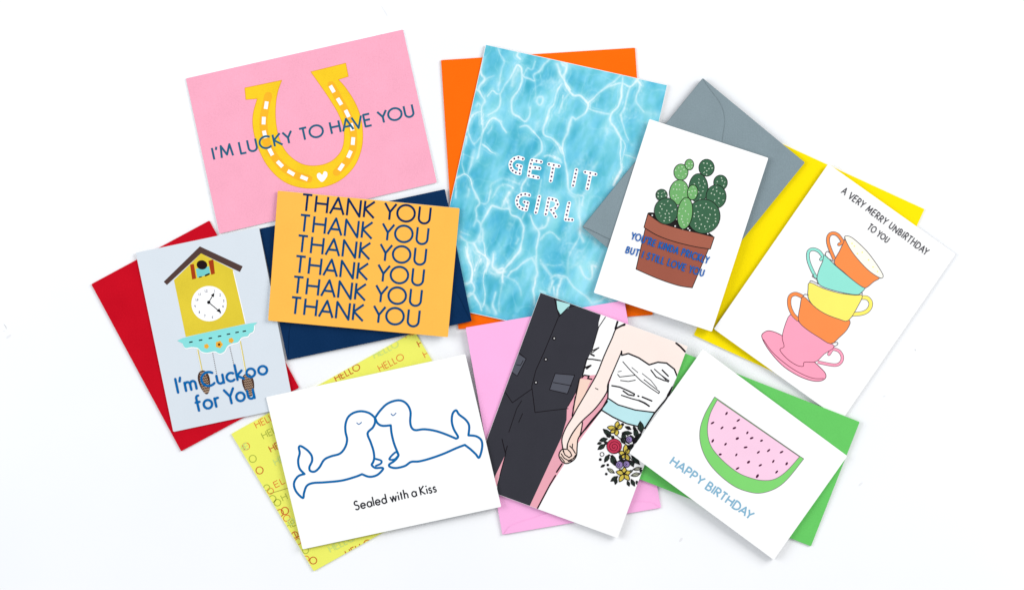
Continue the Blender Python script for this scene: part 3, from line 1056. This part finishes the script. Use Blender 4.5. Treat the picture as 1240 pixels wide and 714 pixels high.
for x, y, k, r in ((298, 540, 0, 4.2), (306, 555, 1, 4.3), (314.3, 569, 2, 4.3), (323, 590, 1, 3.6), (327.5, 594, 0, 3.6), (330, 603.5, 1, 4.2), (336, 608, 1, 4.0), (339, 620.5, 2, 4.2), (345, 618, 2, 4.4),
                   (352, 631, 3, 3.6), (357, 647, 2, 3.8), (361, 655, 0, 3.6), (370, 666, 1, 3.6), (379.3, 678, 2, 4.2), (371, 676, 0, 3.4)):
    HT.append((k, [stroke(disc(x, y, r, 20), 1.0, closed=True)]))
for k in range(4):
    hello.layer += 1
    for j, (kk, g) in enumerate(HT):
        if kk == k:
            hello.layer += 1 if j % 3 == 0 else 0
            hello.text('lettering', g, h_cols[k], lay=hello.layer)
hello.print_('seam', stroke([(327, 597), (350, 590)], .7), ink('ink_seam', (168, 158, 70)))

# grey envelope -----------------------------------------------------------
grey = envelope('envelope', [(851, 94.7), (974.6, 196.8), (828.6, 377), (705, 274.8)], 'slate grey envelope with pointed flap under the cactus card', env_grey, flap=3, thick=2.4)

# light pink envelope --------------------------------------------------------
lpink = envelope('envelope', [(563.8, 396.4), (756, 363.5), (800.3, 614.3), (608.3, 646.8)], 'light pink envelope under the bride and groom card', env_pink, flap=2, depth=.24)

# teacup card --------------------------------------------------------------
c = card('greeting_card', [(1003, 198.5), (1157, 307.5), (1019, 509), (864.5, 398)], 'white card with five stacked teacups and A VERY MERRY UNBIRTHDAY TO YOU', 'greeting cards spread on the white table', white_card, gap=2.4, fold=1)
tea = c
oc, tc_, yc, pc_ = ink('ink_cup_orange', (252, 146, 82)), ink('ink_cup_aqua', (150, 230, 214)), ink('ink_cup_yellow', (255, 240, 112)), ink('ink_cup_pink', (255, 166, 192))
ol = ink('ink_outline_grey', (92, 84, 92))
olp = ink('ink_outline_plum', (122, 62, 84))
A = (910, 270, 6.488)
B = (910, 340, 5.1)


def cup(name, q, bodyp, handle, hw, mat, lmat, lab, extra=(), curl=None):
    hp = spline(Z(*q, handle), n=6)
    root = None
    c.layer += 1
    l0 = c.layer
    b = spline(Z(*q, bodyp), closed=True, n=3)
    root = c.print_(name, [b], mat, lay=l0 + 3, label=lab)
    c.print_('handle_outline', stroke(hp, hw + 1.3, caps=False), lmat, parent=root, lay=l0)
    c.print_('handle', stroke(hp, hw, caps=False), mat, parent=root, lay=l0 + 1)
    if curl:
        k0, k1 = Z(*q, [curl])[0], hp[0]
        c.print_('curl_line', stroke([k0, k1], 4.2), lmat, parent=root, lay=l0 + 0)
        c.print_('curl', stroke([k0, k1], 2.9), mat, parent=root, lay=l0 + 2)
    c.print_('outline', stroke(b, .75, closed=True), lmat, parent=root, lay=l0 + 4)
    c.layer = l0 + 4
    return root


sau = spline(Z(*B, [(65, 350), (75, 320), (115, 308), (190, 338), (300, 420), (410, 520), (455, 568), (456, 600), (420, 618), (360, 612), (280, 580), (190, 520), (110, 430)]), closed=True)
s0 = c.print_('printed_saucer', [sau], pc_, label='pink saucer under the stack of teacups')
c.print_('outline', stroke(sau, .95, closed=True), olp, parent=s0)
c.print_('rim_line', stroke(spline(Z(*B, [(74, 362), (130, 440), (220, 518), (300, 568), (380, 600), (445, 602)])), .8), olp, parent=s0)
cup('printed_cup', B, [(240, 208), (290, 250), (330, 290), (420, 350), (512, 402), (450, 450), (410, 490), (380, 501), (325, 501), (320, 526), (280, 520), (220, 480), (175, 425), (202, 405), (190, 350), (205, 280)],
    [(500, 418), (540, 432), (561, 468), (550, 504), (510, 519), (408, 500)], 2.7, pc_, olp, 'pink teacup at the foot of the stack', curl=(478, 452))
cup('printed_cup', B, [(318, 95), (380, 150), (450, 200), (540, 235), (608, 245), (590, 300), (540, 350), (490, 388), (420, 350), (330, 290), (290, 240), (300, 160)],
    [(316, 98), (272, 80), (238, 98), (234, 150), (256, 205), (290, 240)], 3.7, oc, ol, 'orange teacup second from the foot of the stack')
cup('printed_cup', B, [(360, 10), (440, 45), (540, 75), (640, 88), (685, 90), (660, 150), (600, 243), (540, 235), (450, 200), (380, 150), (350, 100), (350, 50)],
    [(683, 102), (716, 106), (737, 137), (724, 176), (686, 199), (622, 206)], 4.0, yc, ol, 'yellow teacup in the middle of the stack')
cup('printed_cup', A, [(575, 252), (650, 325), (720, 385), (800, 450), (868, 500), (892, 512), (858, 550), (830, 562), (760, 555), (650, 530), (545, 492), (515, 440), (530, 370), (560, 300)],
    [(566, 270), (530, 222), (480, 205), (447, 228), (447, 290), (472, 360), (508, 430)], 2.9, tc_, ol, 'aqua teacup second from the top', curl=(545, 285))
c.print_('foot_ring', stroke(spline(Z(*A, [(645, 300), (600, 275), (580, 245), (600, 222), (642, 262)])), .8), ol)
cup('printed_cup', A, [(735, 130), (780, 210), (850, 300), (930, 380), (1005, 428), (960, 460), (905, 505), (870, 500), (800, 450), (720, 380), (650, 312), (690, 225), (725, 150)],
    [(720, 150), (682, 97), (640, 80), (608, 100), (602, 150), (622, 215), (652, 285)], 3.1, oc, ol, 'orange teacup on top, tipped to show its inside', curl=(688, 168))
rim = spline(Z(*A, [(735, 120), (748, 101), (800, 122), (900, 215), (970, 305), (1022, 385), (1034, 420), (1010, 430), (930, 380), (850, 300), (780, 210)]), closed=True)
ins = c.print_('cup_inside', [rim], ink('ink_cream', (255, 253, 238)))
c.print_('outline', stroke(rim, .8, closed=True), ol, parent=ins)
c.print_('specks', [disc(*p, .9, 8) for p in Z(*A, [(808, 182), (832, 240), (920, 290), (870, 230), (955, 345), (990, 380), (790, 160)])], MATS['ink_cup_yellow'], parent=ins, kind='stuff')
c.layer += 1
for q_, pts in ((B, [(322, 92), (330, 82), (352, 88)]), (B, [(492, 386), (528, 378), (532, 392), (512, 404)]), (A, [(492, 400), (478, 418), (500, 432), (520, 455), (522, 480)]),
                (A, [(460, 462), (470, 452), (520, 475)]), (A, [(858, 552), (868, 545), (872, 560)])):
    c.print_('foot_ring', stroke(spline(Z(*q_, pts)), .7), ol, lay=c.layer)
pen = ink('ink_pen_grey', (74, 72, 78))
c.text('lettering', glyphs('A VERY MERRY UNBIRTHDAY', (1018.5, 233), (1121.2, 308.6), 7.9, 1.15, caps=True, jit=.09, track=.36, space=.45), pen)
c.text('lettering', glyphs('TO YOU', (1050.2, 277), (1073.8, 293.6), 7.2, 1.15, caps=True, jit=.09, track=.36, space=.45), pen)

# green envelope -------------------------------------------------------------
green = envelope('envelope', [(827, 426.5), (1041, 510.5), (982, 660.8), (768, 577)], 'fresh green envelope under the watermelon birthday card', env_green)

# bride and groom card ----------------------------------------------------------
c = card('greeting_card', [(654.5, 354), (833, 419), (748, 651), (569.5, 586)], 'card drawn with a groom in dark waistcoat and a bride holding hands', 'greeting cards spread on the white table', white_card, gap=.8, fold=3)
wed = c
A = (590, 350, 5.1)
B = (700, 370, 4.76)
D = (590, 480, 4.2)
suit, line = ink('ink_suit', (60, 60, 67), var=.08), ink('ink_line_black', (34, 30, 34))
skin, skin2, rose = ink('ink_skin_pale', (253, 236, 228)), ink('ink_skin_peach', (248, 214, 198)), ink('ink_dusty_pink', (238, 170, 184))
c.print_('printed_backdrop', [[(703, 455), (742, 452), (736, 480), (729, 496), (704, 530), (683, 562), (665, 590), (651, 617), (630, 610), (655, 550), (676, 490)]], rose)
c.print_('printed_backdrop', [[(596, 566), (611, 552), (606, 570), (601, 590), (594, 592)]], rose)
suitp = [(654, 350), (728, 377)] + [(727.3, 381.6), (725, 390), (724.3, 398), (720, 412), (715.5, 426), (711, 436), (704, 456), (701, 467), (694, 482), (686.5, 494), (686, 508), (679.5, 530), (660, 572), (641.5, 612), (640, 618), (602, 604), (602, 588), (606, 570), (611, 552), (600, 575), (596, 590), (566, 590), (560, 575)]
groom = c.print_('printed_groom', [suitp], suit, label='groom in a charcoal waistcoat and trousers, cropped at the chest')
c.print_('tie', [Z(*A, [(428, 70), (512, 92), (502, 117), (452, 155), (434, 122)])], ink('ink_ice_blue', (178, 228, 226)), parent=groom)
pock = ink('ink_pocket', (88, 90, 100))
c.print_('pocket', [Z(*A, [(420, 520), (540, 530), (495, 645), (385, 620), (405, 560)])], pock, parent=groom)
c.print_('pocket', [Z(*A, [(190, 400), (240, 430), (185, 535), (150, 510)])], pock, parent=groom, lay=c.layer)
dk = []
for pts, wd in (([(415, 55), (428, 110), (445, 168), (500, 112), (560, 95)], 1.2), ([(440, 172), (400, 270), (350, 390), (300, 500), (275, 600), (290, 720)], .9),
                ([(420, 520), (540, 530), (495, 645), (385, 620), (405, 560), (420, 520)], .9), ([(408, 575), (520, 595)], .9), ([(200, 395), (240, 430), (185, 535), (150, 510)], .9), ([(180, 465), (205, 470), (222, 440)], .8),
                ([(105, 625), (155, 700), (275, 615)], .9), ([(575, 545), (545, 640), (500, 720)], .8)):
    dk += stroke(Z(*A, pts), wd)
for pts, wd in (([(232, -10), (243, 80), (320, 70), (412, 60)], .9), ([(175, 20), (150, 60), (110, 180)], .8), ([(180, 85), (160, 130)], .8), ([(75, 215), (92, 285), (102, 250)], 1.0), ([(95, 285), (52, 450)], .9)):
    dk += stroke(Z(*D, pts), wd)
c.print_('seams', dk, line, parent=groom)
c.layer += 1
for p in Z(*A, [(413, 303), (361, 433), (300, 575)]):
    c.print_('button', [disc(*p, 2.4, 12)], line, parent=groom, lay=c.layer)
    c.print_('button_shine', [disc(p[0] + .2, p[1], 1.0, 10)], ink('ink_button', (205, 205, 205)), parent=groom, lay=c.layer + 1)
c.layer += 1
# groom's forearm and hand, then the bride
c.print_('arm', [Z(*A, [(570, 552), (640, 560), (590, 680), (545, 760), (530, 740), (552, 640)])], skin2, parent=groom)
chest = [(746, 397), (757, 391), (766, 390), (836, 415), (830, 432), (822, 447), (818, 470), (752, 432)]
bride = c.print_('printed_bride', [[(752, 428)] + Z(*B, [(290, 275), (350, 300), (410, 340), (460, 325), (510, 330), (555, 365), (575, 410), (550, 460), (500, 530), (440, 615), (330, 600), (230, 570), (172, 532), (180, 450), (210, 360)])], ink_white, label='bride in a strapless white dress with an ice blue sash')
c.print_('chest', [[(744, 405), (746, 397), (757, 390), (836, 412), (832, 432), (820, 462), (819, 452), (815, 446), (807, 439), (796.6, 438.3), (786, 441.4), (773.5, 433), (761, 427.8), (752, 428.5), (746, 420)]], skin, parent=bride)
Q_ = (660, 480, 7.14)
armL = spline(Z(*B, [(270, 112), (222, 130), (195, 190), (150, 290), (110, 390), (60, 480), (0, 582)]) + Z(*Q_, [(235, 180), (180, 270), (147, 360), (152, 435), (162, 475)]), n=4)
armR = spline(Z(*B, [(252, 262), (210, 360), (172, 450), (164, 500), (100, 590)]) + Z(*Q_, [(320, 210), (240, 310), (197, 400), (190, 452)]), n=4)
c.print_('arm', [armL + armR[::-1]], skin, parent=bride)
hand = spline(Z(*Q_, [(320, 214), (306, 320), (284, 368), (277, 440), (272, 505), (245, 548), (192, 576), (150, 562), (122, 515), (128, 478), (152, 452), (190, 450), (197, 400), (242, 310)]), closed=True, n=4)
c.print_('held_hands', [hand], ink('ink_skin_hand', (250, 222, 208)), parent=bride)
ic = ink('ink_sash', (190, 231, 236))
c.print_('sash', [Z(*B, [(172, 532), (230, 570), (330, 600), (440, 614), (388, 705), (280, 678), (200, 640), (135, 600)])], ic, parent=bride)
ln = []
for pts in (armL, armR, hand + [hand[0]]):
    ln += stroke(pts, 1.45)
for q_, pts, wd in (
    (B, [(228, 90), (215, 132)], 1.6), (B, [(270, 105), (222, 130)], 1.5),
    (B, [(250, 262), (252, 285), (290, 275), (350, 300), (410, 340), (460, 325), (510, 330), (555, 365), (573, 410), (550, 462), (505, 540), (440, 618), (385, 705)], 1.3),
    (B, [(172, 532), (230, 570), (330, 600), (440, 614)], 1.1), (B, [(135, 600), (200, 640), (280, 678), (388, 705)], 1.1),
    (B, [(175, 450), (172, 532), (135, 600), (40, 714)], 1.1), (B, [(545, 470), (520, 515)], 2.4),
    (Q_, [(540, 40), (485, 112), (400, 210), (300, 340)], 1.2), (Q_, [(146, 580), (100, 650)], 1.2), (D, [(347, 400), (320, 445), (255, 568)], 1.1),
    (B, [(258, 322), (300, 370), (360, 430), (420, 475), (465, 505), (470, 495), (430, 465), (380, 425)], .7), (B, [(370, 390), (420, 430), (455, 475)], .5),
    (B, [(228, 395), (240, 410), (325, 400)], .7), (B, [(230, 380), (250, 376)], .5), (B, [(245, 430), (290, 436), (330, 428)], .7), (B, [(310, 355), (345, 385)], .5),
    (B, [(195, 460), (240, 468), (290, 490), (325, 508), (322, 518), (290, 512), (260, 490)], 1.2), (B, [(250, 515), (310, 535), (360, 548), (405, 575)], 1.0), (B, [(350, 545), (385, 560), (410, 578)], 1.4),
    (B, [(345, 519), (350, 521)], 1.3), (B, [(370, 525), (425, 548)], 1.3),
    (B, [(420, 370), (450, 410), (495, 430), (520, 435)], 1.0), (B, [(440, 365), (480, 400), (525, 432)], .8), (B, [(485, 370), (520, 405)], 1.2), (B, [(480, 400), (520, 440)], .7),
    (B, [(565, 215), (590, 235), (618, 265)], 1.6), (B, [(100, 475), (115, 482)], .7),
    (A, [(645, 380), (690, 360), (650, 390)], .8), (A, [(640, 400), (660, 410)], 1.4), (A, [(615, 430), (650, 432), (700, 440)], 1.0), (A, [(615, 430), (600, 490), (585, 545)], .9),
    (A, [(600, 485), (640, 470), (615, 490)], 1.3), (A, [(585, 545), (600, 530), (630, 535), (620, 550), (645, 555)], 1.1), (A, [(570, 552), (552, 640), (530, 740)], .9), (A, [(730, 172), (688, 235), (640, 400)], .01 + .6),
    (Q_, [(190, 450), (218, 478), (232, 508), (208, 526), (172, 502), (156, 468)], .9), (Q_, [(140, 492), (165, 530), (205, 552), (245, 532), (268, 500)], .9),
    (Q_, [(214, 425), (240, 452), (262, 488)], .9), (Q_, [(238, 408), (236, 440)], .8), (Q_, [(135, 518), (168, 562)], .8), (Q_, [(262, 0), (250, 80), (235, 165)], 1.0), (Q_, [(200, 560), (240, 548)], .7)):
    ln += stroke(Z(*q_, pts), wd * 1.3 + .2)
c.print_('outline', ln, line, parent=bride)
# bouquet
E_ = (715, 495, 7.14)


def leaf(x0, y0, x1, y1, wd):
    (a, b), (d, e) = Z(*E_, [(x0, y0), (x1, y1)])
    l = math.hypot(d - a, e - b)
    nx, ny = -(e - b) / l, (d - a) / l
    wd /= 7.14
    return [(a, b), (a + (d - a) * .3 + nx * wd * .8, b + (e - b) * .3 + ny * wd * .8), (a + (d - a) * .6 + nx * wd, b + (e - b) * .6 + ny * wd), (d, e),
            (a + (d - a) * .6 - nx * wd, b + (e - b) * .6 - ny * wd), (a + (d - a) * .3 - nx * wd * .8, b + (e - b) * .3 - ny * wd * .8)]


leafm, leafl = ink('ink_leaf_dark', (50, 64, 56)), ink('ink_leaf_light', (176, 178, 158))
bq = None
LV = [(110, 172, 182, 238, 20), (78, 272, 148, 256, 18), (64, 348, 130, 303, 18), (122, 458, 162, 392, 17), (186, 395, 208, 485, 24), (272, 205, 360, 208, 17), (384, 160, 404, 255, 20), (430, 105, 440, 205, 26),
      (370, 300, 440, 205, 20), (325, 350, 372, 300, 18), (355, 402, 425, 478, 20), (348, 445, 372, 498, 14), (176, 622, 238, 580, 17), (352, 605, 382, 665, 15), (275, 215, 300, 260, 18)]
LV += [(395, 620, 420, 655, 12), (225, 600, 215, 650, 12), (425, 520, 470, 560, 15), (400, 385, 425, 350, 12), (140, 215, 165, 245, 12), (60, 300, 95, 290, 10), (90, 500, 125, 480, 9), (320, 620, 335, 665, 12), (300, 250, 335, 300, 14), (235, 455, 300, 440, 12), (300, 150, 352, 175, 12), (372, 148, 392, 190, 12), (250, 400, 275, 440, 14), (215, 440, 232, 500, 16), (150, 300, 120, 285, 12), (262, 250, 300, 300, 14), (300, 430, 345, 455, 13), (395, 250, 372, 290, 14),
       (300, 330, 345, 320, 12), (180, 235, 205, 250, 12), (345, 225, 385, 285, 15), (250, 520, 275, 545, 12)]
LL = [(145, 512, 208, 552, 15), (350, 575, 432, 556, 16), (366, 522, 446, 508, 13), (330, 545, 365, 530, 10)]
c.layer += 1
l0 = c.layer
rs_ = spline([(x, y) for x, y in disc(*Z(*E_, [(205, 320)])[0], 8.9, 14)], closed=True, n=2)
bq = c.print_('printed_bouquet', [[p for p in leaf(*LV[0])]], leafm, lay=l0, label='bouquet of dark leaves, yellow flowers and a red rose')
for L_ in LV[1:]:
    c.print_('leaf', [leaf(*L_)], leafm, parent=bq, lay=l0)
    l0 += 1 if L_ in LV[5:9] else 0
for L_ in LL:
    c.print_('leaf', [leaf(*L_)], leafl, parent=bq, lay=l0)
c.layer = l0
c.print_('leaf_lines', sum([stroke(leaf(*L_), .95, closed=True) for L_ in LV + LL], []) + sum([stroke(Z(*E_, [(L_[0], L_[1]), (L_[2], L_[3])]), .7) for L_ in LV + LL], []) + sum([stroke(spline(Z(*E_, p_)), .8) for p_ in ([(230, 230), (262, 262), (290, 300)], [(300, 200), (330, 240), (370, 290), (350, 340)], [(270, 440), (290, 470), (285, 520)], [(380, 470), (352, 430), (330, 400)], [(300, 300), (330, 320), (345, 350)], [(160, 390), (190, 420), (200, 450)])], []), line, parent=bq, kind='stuff')
c.print_('berries', [disc(*Z(*E_, [(x, y)])[0], r / 7.14, 10) for x, y, r in ((85, 435, 13), (150, 482, 12), (137, 560, 12), (330, 160, 14), (277, 133, 14), (255, 142, 10))] + stroke(disc(*Z(*E_, [(100, 390)])[0], 2.4, 14), .8, closed=True), line, parent=bq, kind='stuff')
ye = ink('ink_flower_yellow', (212, 190, 84))


def flower(x, y, r, petals):
    f = []
    for a, l in petals:
        ax, ay = math.cos(R(a)), -math.sin(R(a))
        f.append(spline(leaf(x, y, x + ax * l, y + ay * l, r), closed=True, n=2))
    return f


for x, y, pet in ((225, 170, [(80, 68), (30, 62), (170, 80), (215, 62), (270, 60)]), (300, 385, [(85, 82), (40, 55), (170, 55), (300, 68), (240, 48)]), (290, 558, [(85, 55), (165, 70), (15, 60), (240, 80), (310, 72)])):
    f = flower(x, y, 19, pet)
    c.layer += 1
    g = c.print_('flower', f, ye, parent=bq, lay=c.layer)
    c.layer += 1
    c.print_('flower_line', sum([stroke(p, 1.0, closed=True) for p in f], []) + stroke(disc(*Z(*E_, [(x, y)])[0], 1.2, 8), .8), line, parent=bq, lay=c.layer, kind='stuff')
c.print_('rose', [rs_], ink('ink_rose', (196, 62, 88)), parent=bq)
cxr, cyr = Z(*E_, [(205, 325)])[0]
spi = [(cxr + (1.0 + k * .27) * math.cos(k * .55), cyr + (1.0 + k * .27) * math.sin(k * .55)) for k in range(27)]
c.print_('rose_line', stroke(spi, .75) + stroke(rs_, .9, closed=True), ink('ink_wine', (84, 22, 38)), parent=bq)
c.layer += 1
l0 = c.layer
for x, y, r in ((335, 262, 28), (250, 480, 31), (312, 475, 28)):
    pz = Z(*E_, [(x, y)])[0]
    c.print_('berry', [disc(*pz, r / 7.14, 14)], ink('ink_violet', (148, 128, 182)), parent=bq, lay=l0)
    c.print_('berry_line', stroke(disc(*pz, r / 7.14, 14), .9, closed=True) + [disc(*pz, .8, 8)] + stroke(disc(*pz, r / 7.14 * .55, 10)[2:8], .6), line, parent=bq, lay=l0 + 1)
c.layer = l0 + 1

# cactus card ---------------------------------------------------------------
c = card('greeting_card', [(786.5, 144.3), (930.5, 191.3), (862, 401.3), (719, 354.3)], 'white card with a potted cactus and YOU\'RE KINDA PRICKLY BUT I STILL LOVE YOU', 'greeting cards spread on the white table', white_card, gap=1.6, fold=3)
q = (750, 180, 3.967)
dg, lg = ink('ink_cactus_dark', (66, 106, 80), var=.1), ink('ink_cactus_light', (118, 178, 112), var=.1)
olc = ink('ink_outline_dark', (42, 40, 40))
pot, rimm = ink('ink_pot', (160, 92, 76), var=.06), ink('ink_pot_rim', (168, 100, 82), var=.06)
potp = Z(*q, [(125, 380), (430, 478), (350, 668)]) + spline(Z(*q, [(345, 667), (280, 656), (180, 622), (80, 578)]))
pt = c.print_('printed_pot', [potp], pot, label='terracotta flower pot drawn in brown')
c.print_('outline', stroke(potp, 1.0, closed=True), olc, parent=pt)
soil = spline(Z(*q, [(137, 312), (170, 308), (240, 330), (330, 360), (400, 385), (455, 425), (380, 405), (300, 385), (200, 355)]), closed=True)
c.print_('soil', [soil], olc, parent=pt)
rimp = spline(Z(*q, [(137, 312), (200, 355), (300, 387), (380, 405), (456, 425)])) + spline(Z(*q, [(437, 482), (360, 470), (260, 445), (180, 415), (118, 378)]))
c.print_('rim', [rimp], rimm, parent=pt)
c.print_('rim_outline', stroke(rimp, 1.0, closed=True), olc, parent=pt)
c.print_('gravel', [disc(*p, .9, 8) for p in Z(*q, [(158, 320), (268, 372), (305, 385), (330, 383), (338, 392), (425, 408), (318, 378)])], ink_white, parent=pt, kind='stuff')
pads = [(380, 190, 46, 70, 0, dg), (419, 92, 37, 41, 0, dg), (486, 163, 33, 36, 0, dg), (465, 230, 48, 56, 0, dg), (405, 325, 79, 82, .2, dg), (296, 113, 34, 39, 0, lg), (336, 77, 21, 26, 0, lg), (287, 210, 46, 60, .1, lg),
        (203, 223, 27, 28, 0, dg), (225, 300, 57, 63, 0, dg), (352, 210, 25, 36, .1, lg), (315, 310, 36, 76, .12, lg)]
rnd = random.Random(4)
for x, y, rx, ry, ro, m in pads:
    (a, b) = Z(*q, [(x, y)])[0]
    rx, ry = rx / 3.967, ry / 3.967
    ell = disc(a, b, rx, 30, ry=ry, rot=ro)
    pd = c.print_('printed_cactus_pad', [ell], m)
    c.print_('outline', stroke(ell, .85, closed=True), olc, parent=pd)
    sp_ = []
    n = int(rx * ry / 16) + 3
    placed = []
    tries = 0
    while len(placed) < n and tries < 400:
        tries += 1
        t, r = rnd.uniform(0, 6.28), math.sqrt(rnd.uniform(0, .62))
        x1, y1 = a + rx * r * math.cos(t), b + ry * r * math.sin(t)
        if all(math.hypot(x1 - u, y1 - v) > 3.4 for u, v in placed):
            placed.append((x1, y1))
            for k in range(2):
                aa = rnd.uniform(0, 3.14)
                sp_ += stroke([(x1 - .9 * math.cos(aa), y1 - .9 * math.sin(aa)), (x1 + .9 * math.cos(aa), y1 + .9 * math.sin(aa))], .55, caps=False)
    c.print_('spines', sp_, ink('ink_spine', (214, 228, 208)), parent=pd, kind='stuff')
bl2 = ink('ink_blue_deep', (26, 100, 180))
c.text('lettering', glyphs("YOU'RE KINDA PRICKLY", (764, 289), (856.8, 319), 7.8, 1.5, caps=True, jit=.05, track=.40, space=.5), bl2)
c.text('lettering', glyphs("BUT I STILL LOVE YOU", (757.8, 305.5), (850.8, 334.5), 7.8, 1.5, caps=True, jit=.05, track=.40, space=.5), bl2)

# watermelon card -----------------------------------------------------------
c = card('greeting_card', [(851, 422.5), (1026, 551.8), (937, 677.3), (762, 548)], 'white card with a pink watermelon slice and HAPPY BIRTHDAY', 'greeting cards spread on the white table', white_card, gap=2.4, fold=0)
q = (800, 470, 4.2)
rind = [Z(*q, [(275, 43)])[0]] + spline(Z(*q, [(270, 50), (225, 130), (200, 210), (205, 290), (240, 370), (300, 440), (380, 500), (460, 528), (520, 530), (590, 505), (650, 455), (728, 357)]), n=5) + Z(*q, [(708, 344)])
rd = c.print_('printed_watermelon', [rind], ink('ink_rind', (132, 216, 118)), label='green rind of the watermelon slice')
flesh = spline(Z(*q, [(288, 58), (252, 130), (238, 210), (255, 290), (310, 360), (390, 425), (460, 455), (520, 467), (580, 460), (640, 420), (706, 347)]), n=5)
c.print_('flesh', [flesh], ink('ink_flesh', (251, 208, 232)), parent=rd)
mo = ink('ink_outline_mauve', (120, 104, 116))
c.print_('outline', stroke(rind, .7, closed=True) + stroke(flesh, .7, closed=True), mo, parent=rd)
sd = []
rnd = random.Random(9)
for x, y in Z(*q, [(335, 127), (395, 162), (264, 175), (312, 200), (375, 201), (441, 225), (390, 254), (463, 252), (513, 265), (265, 266), (330, 283), (432, 299), (549, 315), (497, 324), (615, 323), (303, 335), (385, 337), (573, 370), (447, 374), (641, 382), (507, 390), (391, 406), (590, 424), (492, 445)]):
    sd.append(disc(x, y, rnd.uniform(1.9, 2.7), 10, ry=rnd.uniform(1.1, 1.5), rot=rnd.uniform(-1.1, -.1)))
c.print_('seeds', sd, ink('ink_seed', (84, 36, 66)), parent=rd, kind='stuff')
c.text('lettering', glyphs('HAPPY BIRTHDAY', (811, 560.8), (908, 628.8), 9.8, 2.05, space=.34), ink('ink_pale_blue', (136, 184, 211)))

# seal card ------------------------------------------------------------------
c = card('greeting_card', [(322, 480.5), (563.5, 428.5), (607, 613), (366.5, 664.5)], 'white card with two kissing seals drawn in blue and Sealed with a Kiss', 'greeting cards spread on the white table', white_card, gap=1.4, fold=0)
A = (340, 470, 4.757)
B = (440, 470, 4.7625)
sb = ink('ink_seal_blue', (22, 106, 170))
W = 2.8
sl = []
sl += stroke(spline(Z(*A, [(541, 167), (510, 142), (465, 131), (420, 140), (388, 165), (373, 205), (373, 250), (382, 295), (370, 340), (340, 375), (290, 390), (250, 410), (222, 455), (195, 478), (170, 474), (165, 452), (180, 418), (178, 388), (160, 362), (135, 342), (112, 331), (104, 342), (109, 372), (100, 415), (108, 460), (137, 492)]), n=5), W)
sl += stroke(spline(Z(*A, [(137, 492), (100, 505), (76, 545), (88, 592), (127, 630), (134, 600), (150, 560), (185, 544), (250, 540), (350, 530), (430, 508), (468, 493)]), n=5), W)
sl += stroke(spline(Z(*A, [(468, 493), (510, 508), (555, 498), (588, 466), (582, 456), (545, 457), (524, 440), (532, 425)]), n=5), W)
sl += stroke(spline(Z(*A, [(541, 167), (543, 195), (530, 225), (500, 258), (518, 310), (534, 360), (538, 403), (528, 432)]), n=5), W)
sl += stroke(spline(Z(*A, [(538, 403), (578, 415), (576, 432), (548, 445)]), n=5), W * .9)
s1 = c.print_('printed_seal', sl, sb, label='left seal outlined in blue, tail to the left')
c.print_('closed_eye', stroke(spline(Z(*A, [(438, 198), (450, 206), (465, 195)])), 1.2), sb, parent=s1, lay=c.layer)
sr = []
sr += stroke(spline(Z(*B, [(68, 168), (95, 130), (135, 90), (185, 70), (225, 72), (255, 95), (272, 135), (270, 190), (278, 225), (300, 240), (350, 235), (410, 243), (470, 262), (535, 289)]), n=5), W)
sr += stroke(spline(Z(*B, [(535, 289), (546, 278), (522, 235), (510, 190), (515, 145), (535, 126), (552, 150), (590, 180), (610, 215), (606, 270)]), n=5), W)
sr += stroke(spline(Z(*B, [(606, 270), (650, 275), (680, 298), (685, 340), (668, 398), (648, 378), (618, 350), (585, 325)]), n=5), W)
sr += stroke(spline(Z(*B, [(585, 325), (540, 342), (460, 377), (380, 405), (320, 420), (275, 423), (240, 446), (190, 458), (155, 452), (149, 438), (175, 420), (195, 400), (203, 384)]), n=5), W)
sr += stroke(spline(Z(*B, [(203, 384), (190, 366), (165, 385), (150, 408), (180, 408), (203, 384)]), n=5), W * .9)
sr += stroke(spline(Z(*B, [(68, 170), (82, 200), (110, 215), (158, 212)]), n=5) + spline(Z(*B, [(158, 212), (163, 260), (178, 320), (203, 382)]), n=5), W)
s2 = c.print_('printed_seal', sr, sb, label='right seal outlined in blue, tail to the right')
c.print_('closed_eye', stroke(spline(Z(*B, [(160, 146), (172, 156), (188, 142)])), 1.2), sb, parent=s2, lay=c.layer)
c.text('lettering', glyphs('Sealed with a Kiss', (430.5, 617), (528.5, 594.8), 10.4, 1.75, space=.30), ink('ink_charcoal', (50, 50, 56)))

# thank you card ----------------------------------------------------------------
mustard = paper('card_mustard', (254, 190, 84), var=.035, bump=.15)
c = card('greeting_card', [(336.3, 230.8), (556.6, 252.2), (542.4, 408), (324.6, 388)], 'mustard card with THANK YOU printed six times in navy', 'greeting cards spread on the white table', mustard, gap=1.5, fold=0, edge='card_core_mustard')
nb = ink('ink_navy', (22, 74, 124))
for k in range(6):
    dx, dy = -2.68 * k, 24.88 * k
    c.text('lettering', glyphs('THANK YOU', (364.9 + dx, 255.0 + dy), (519.6 + dx, 271.2 + dy), 19.9, 2.75, space=.30), nb if k else ink('ink_navy_dark', (22, 48, 92)))

bpy.context.view_layer.update()
for s in ORDER:
    print(s.name, [round(s.base(*p) * 1000, 2) for p in s.quad], s.e['label'][:30])
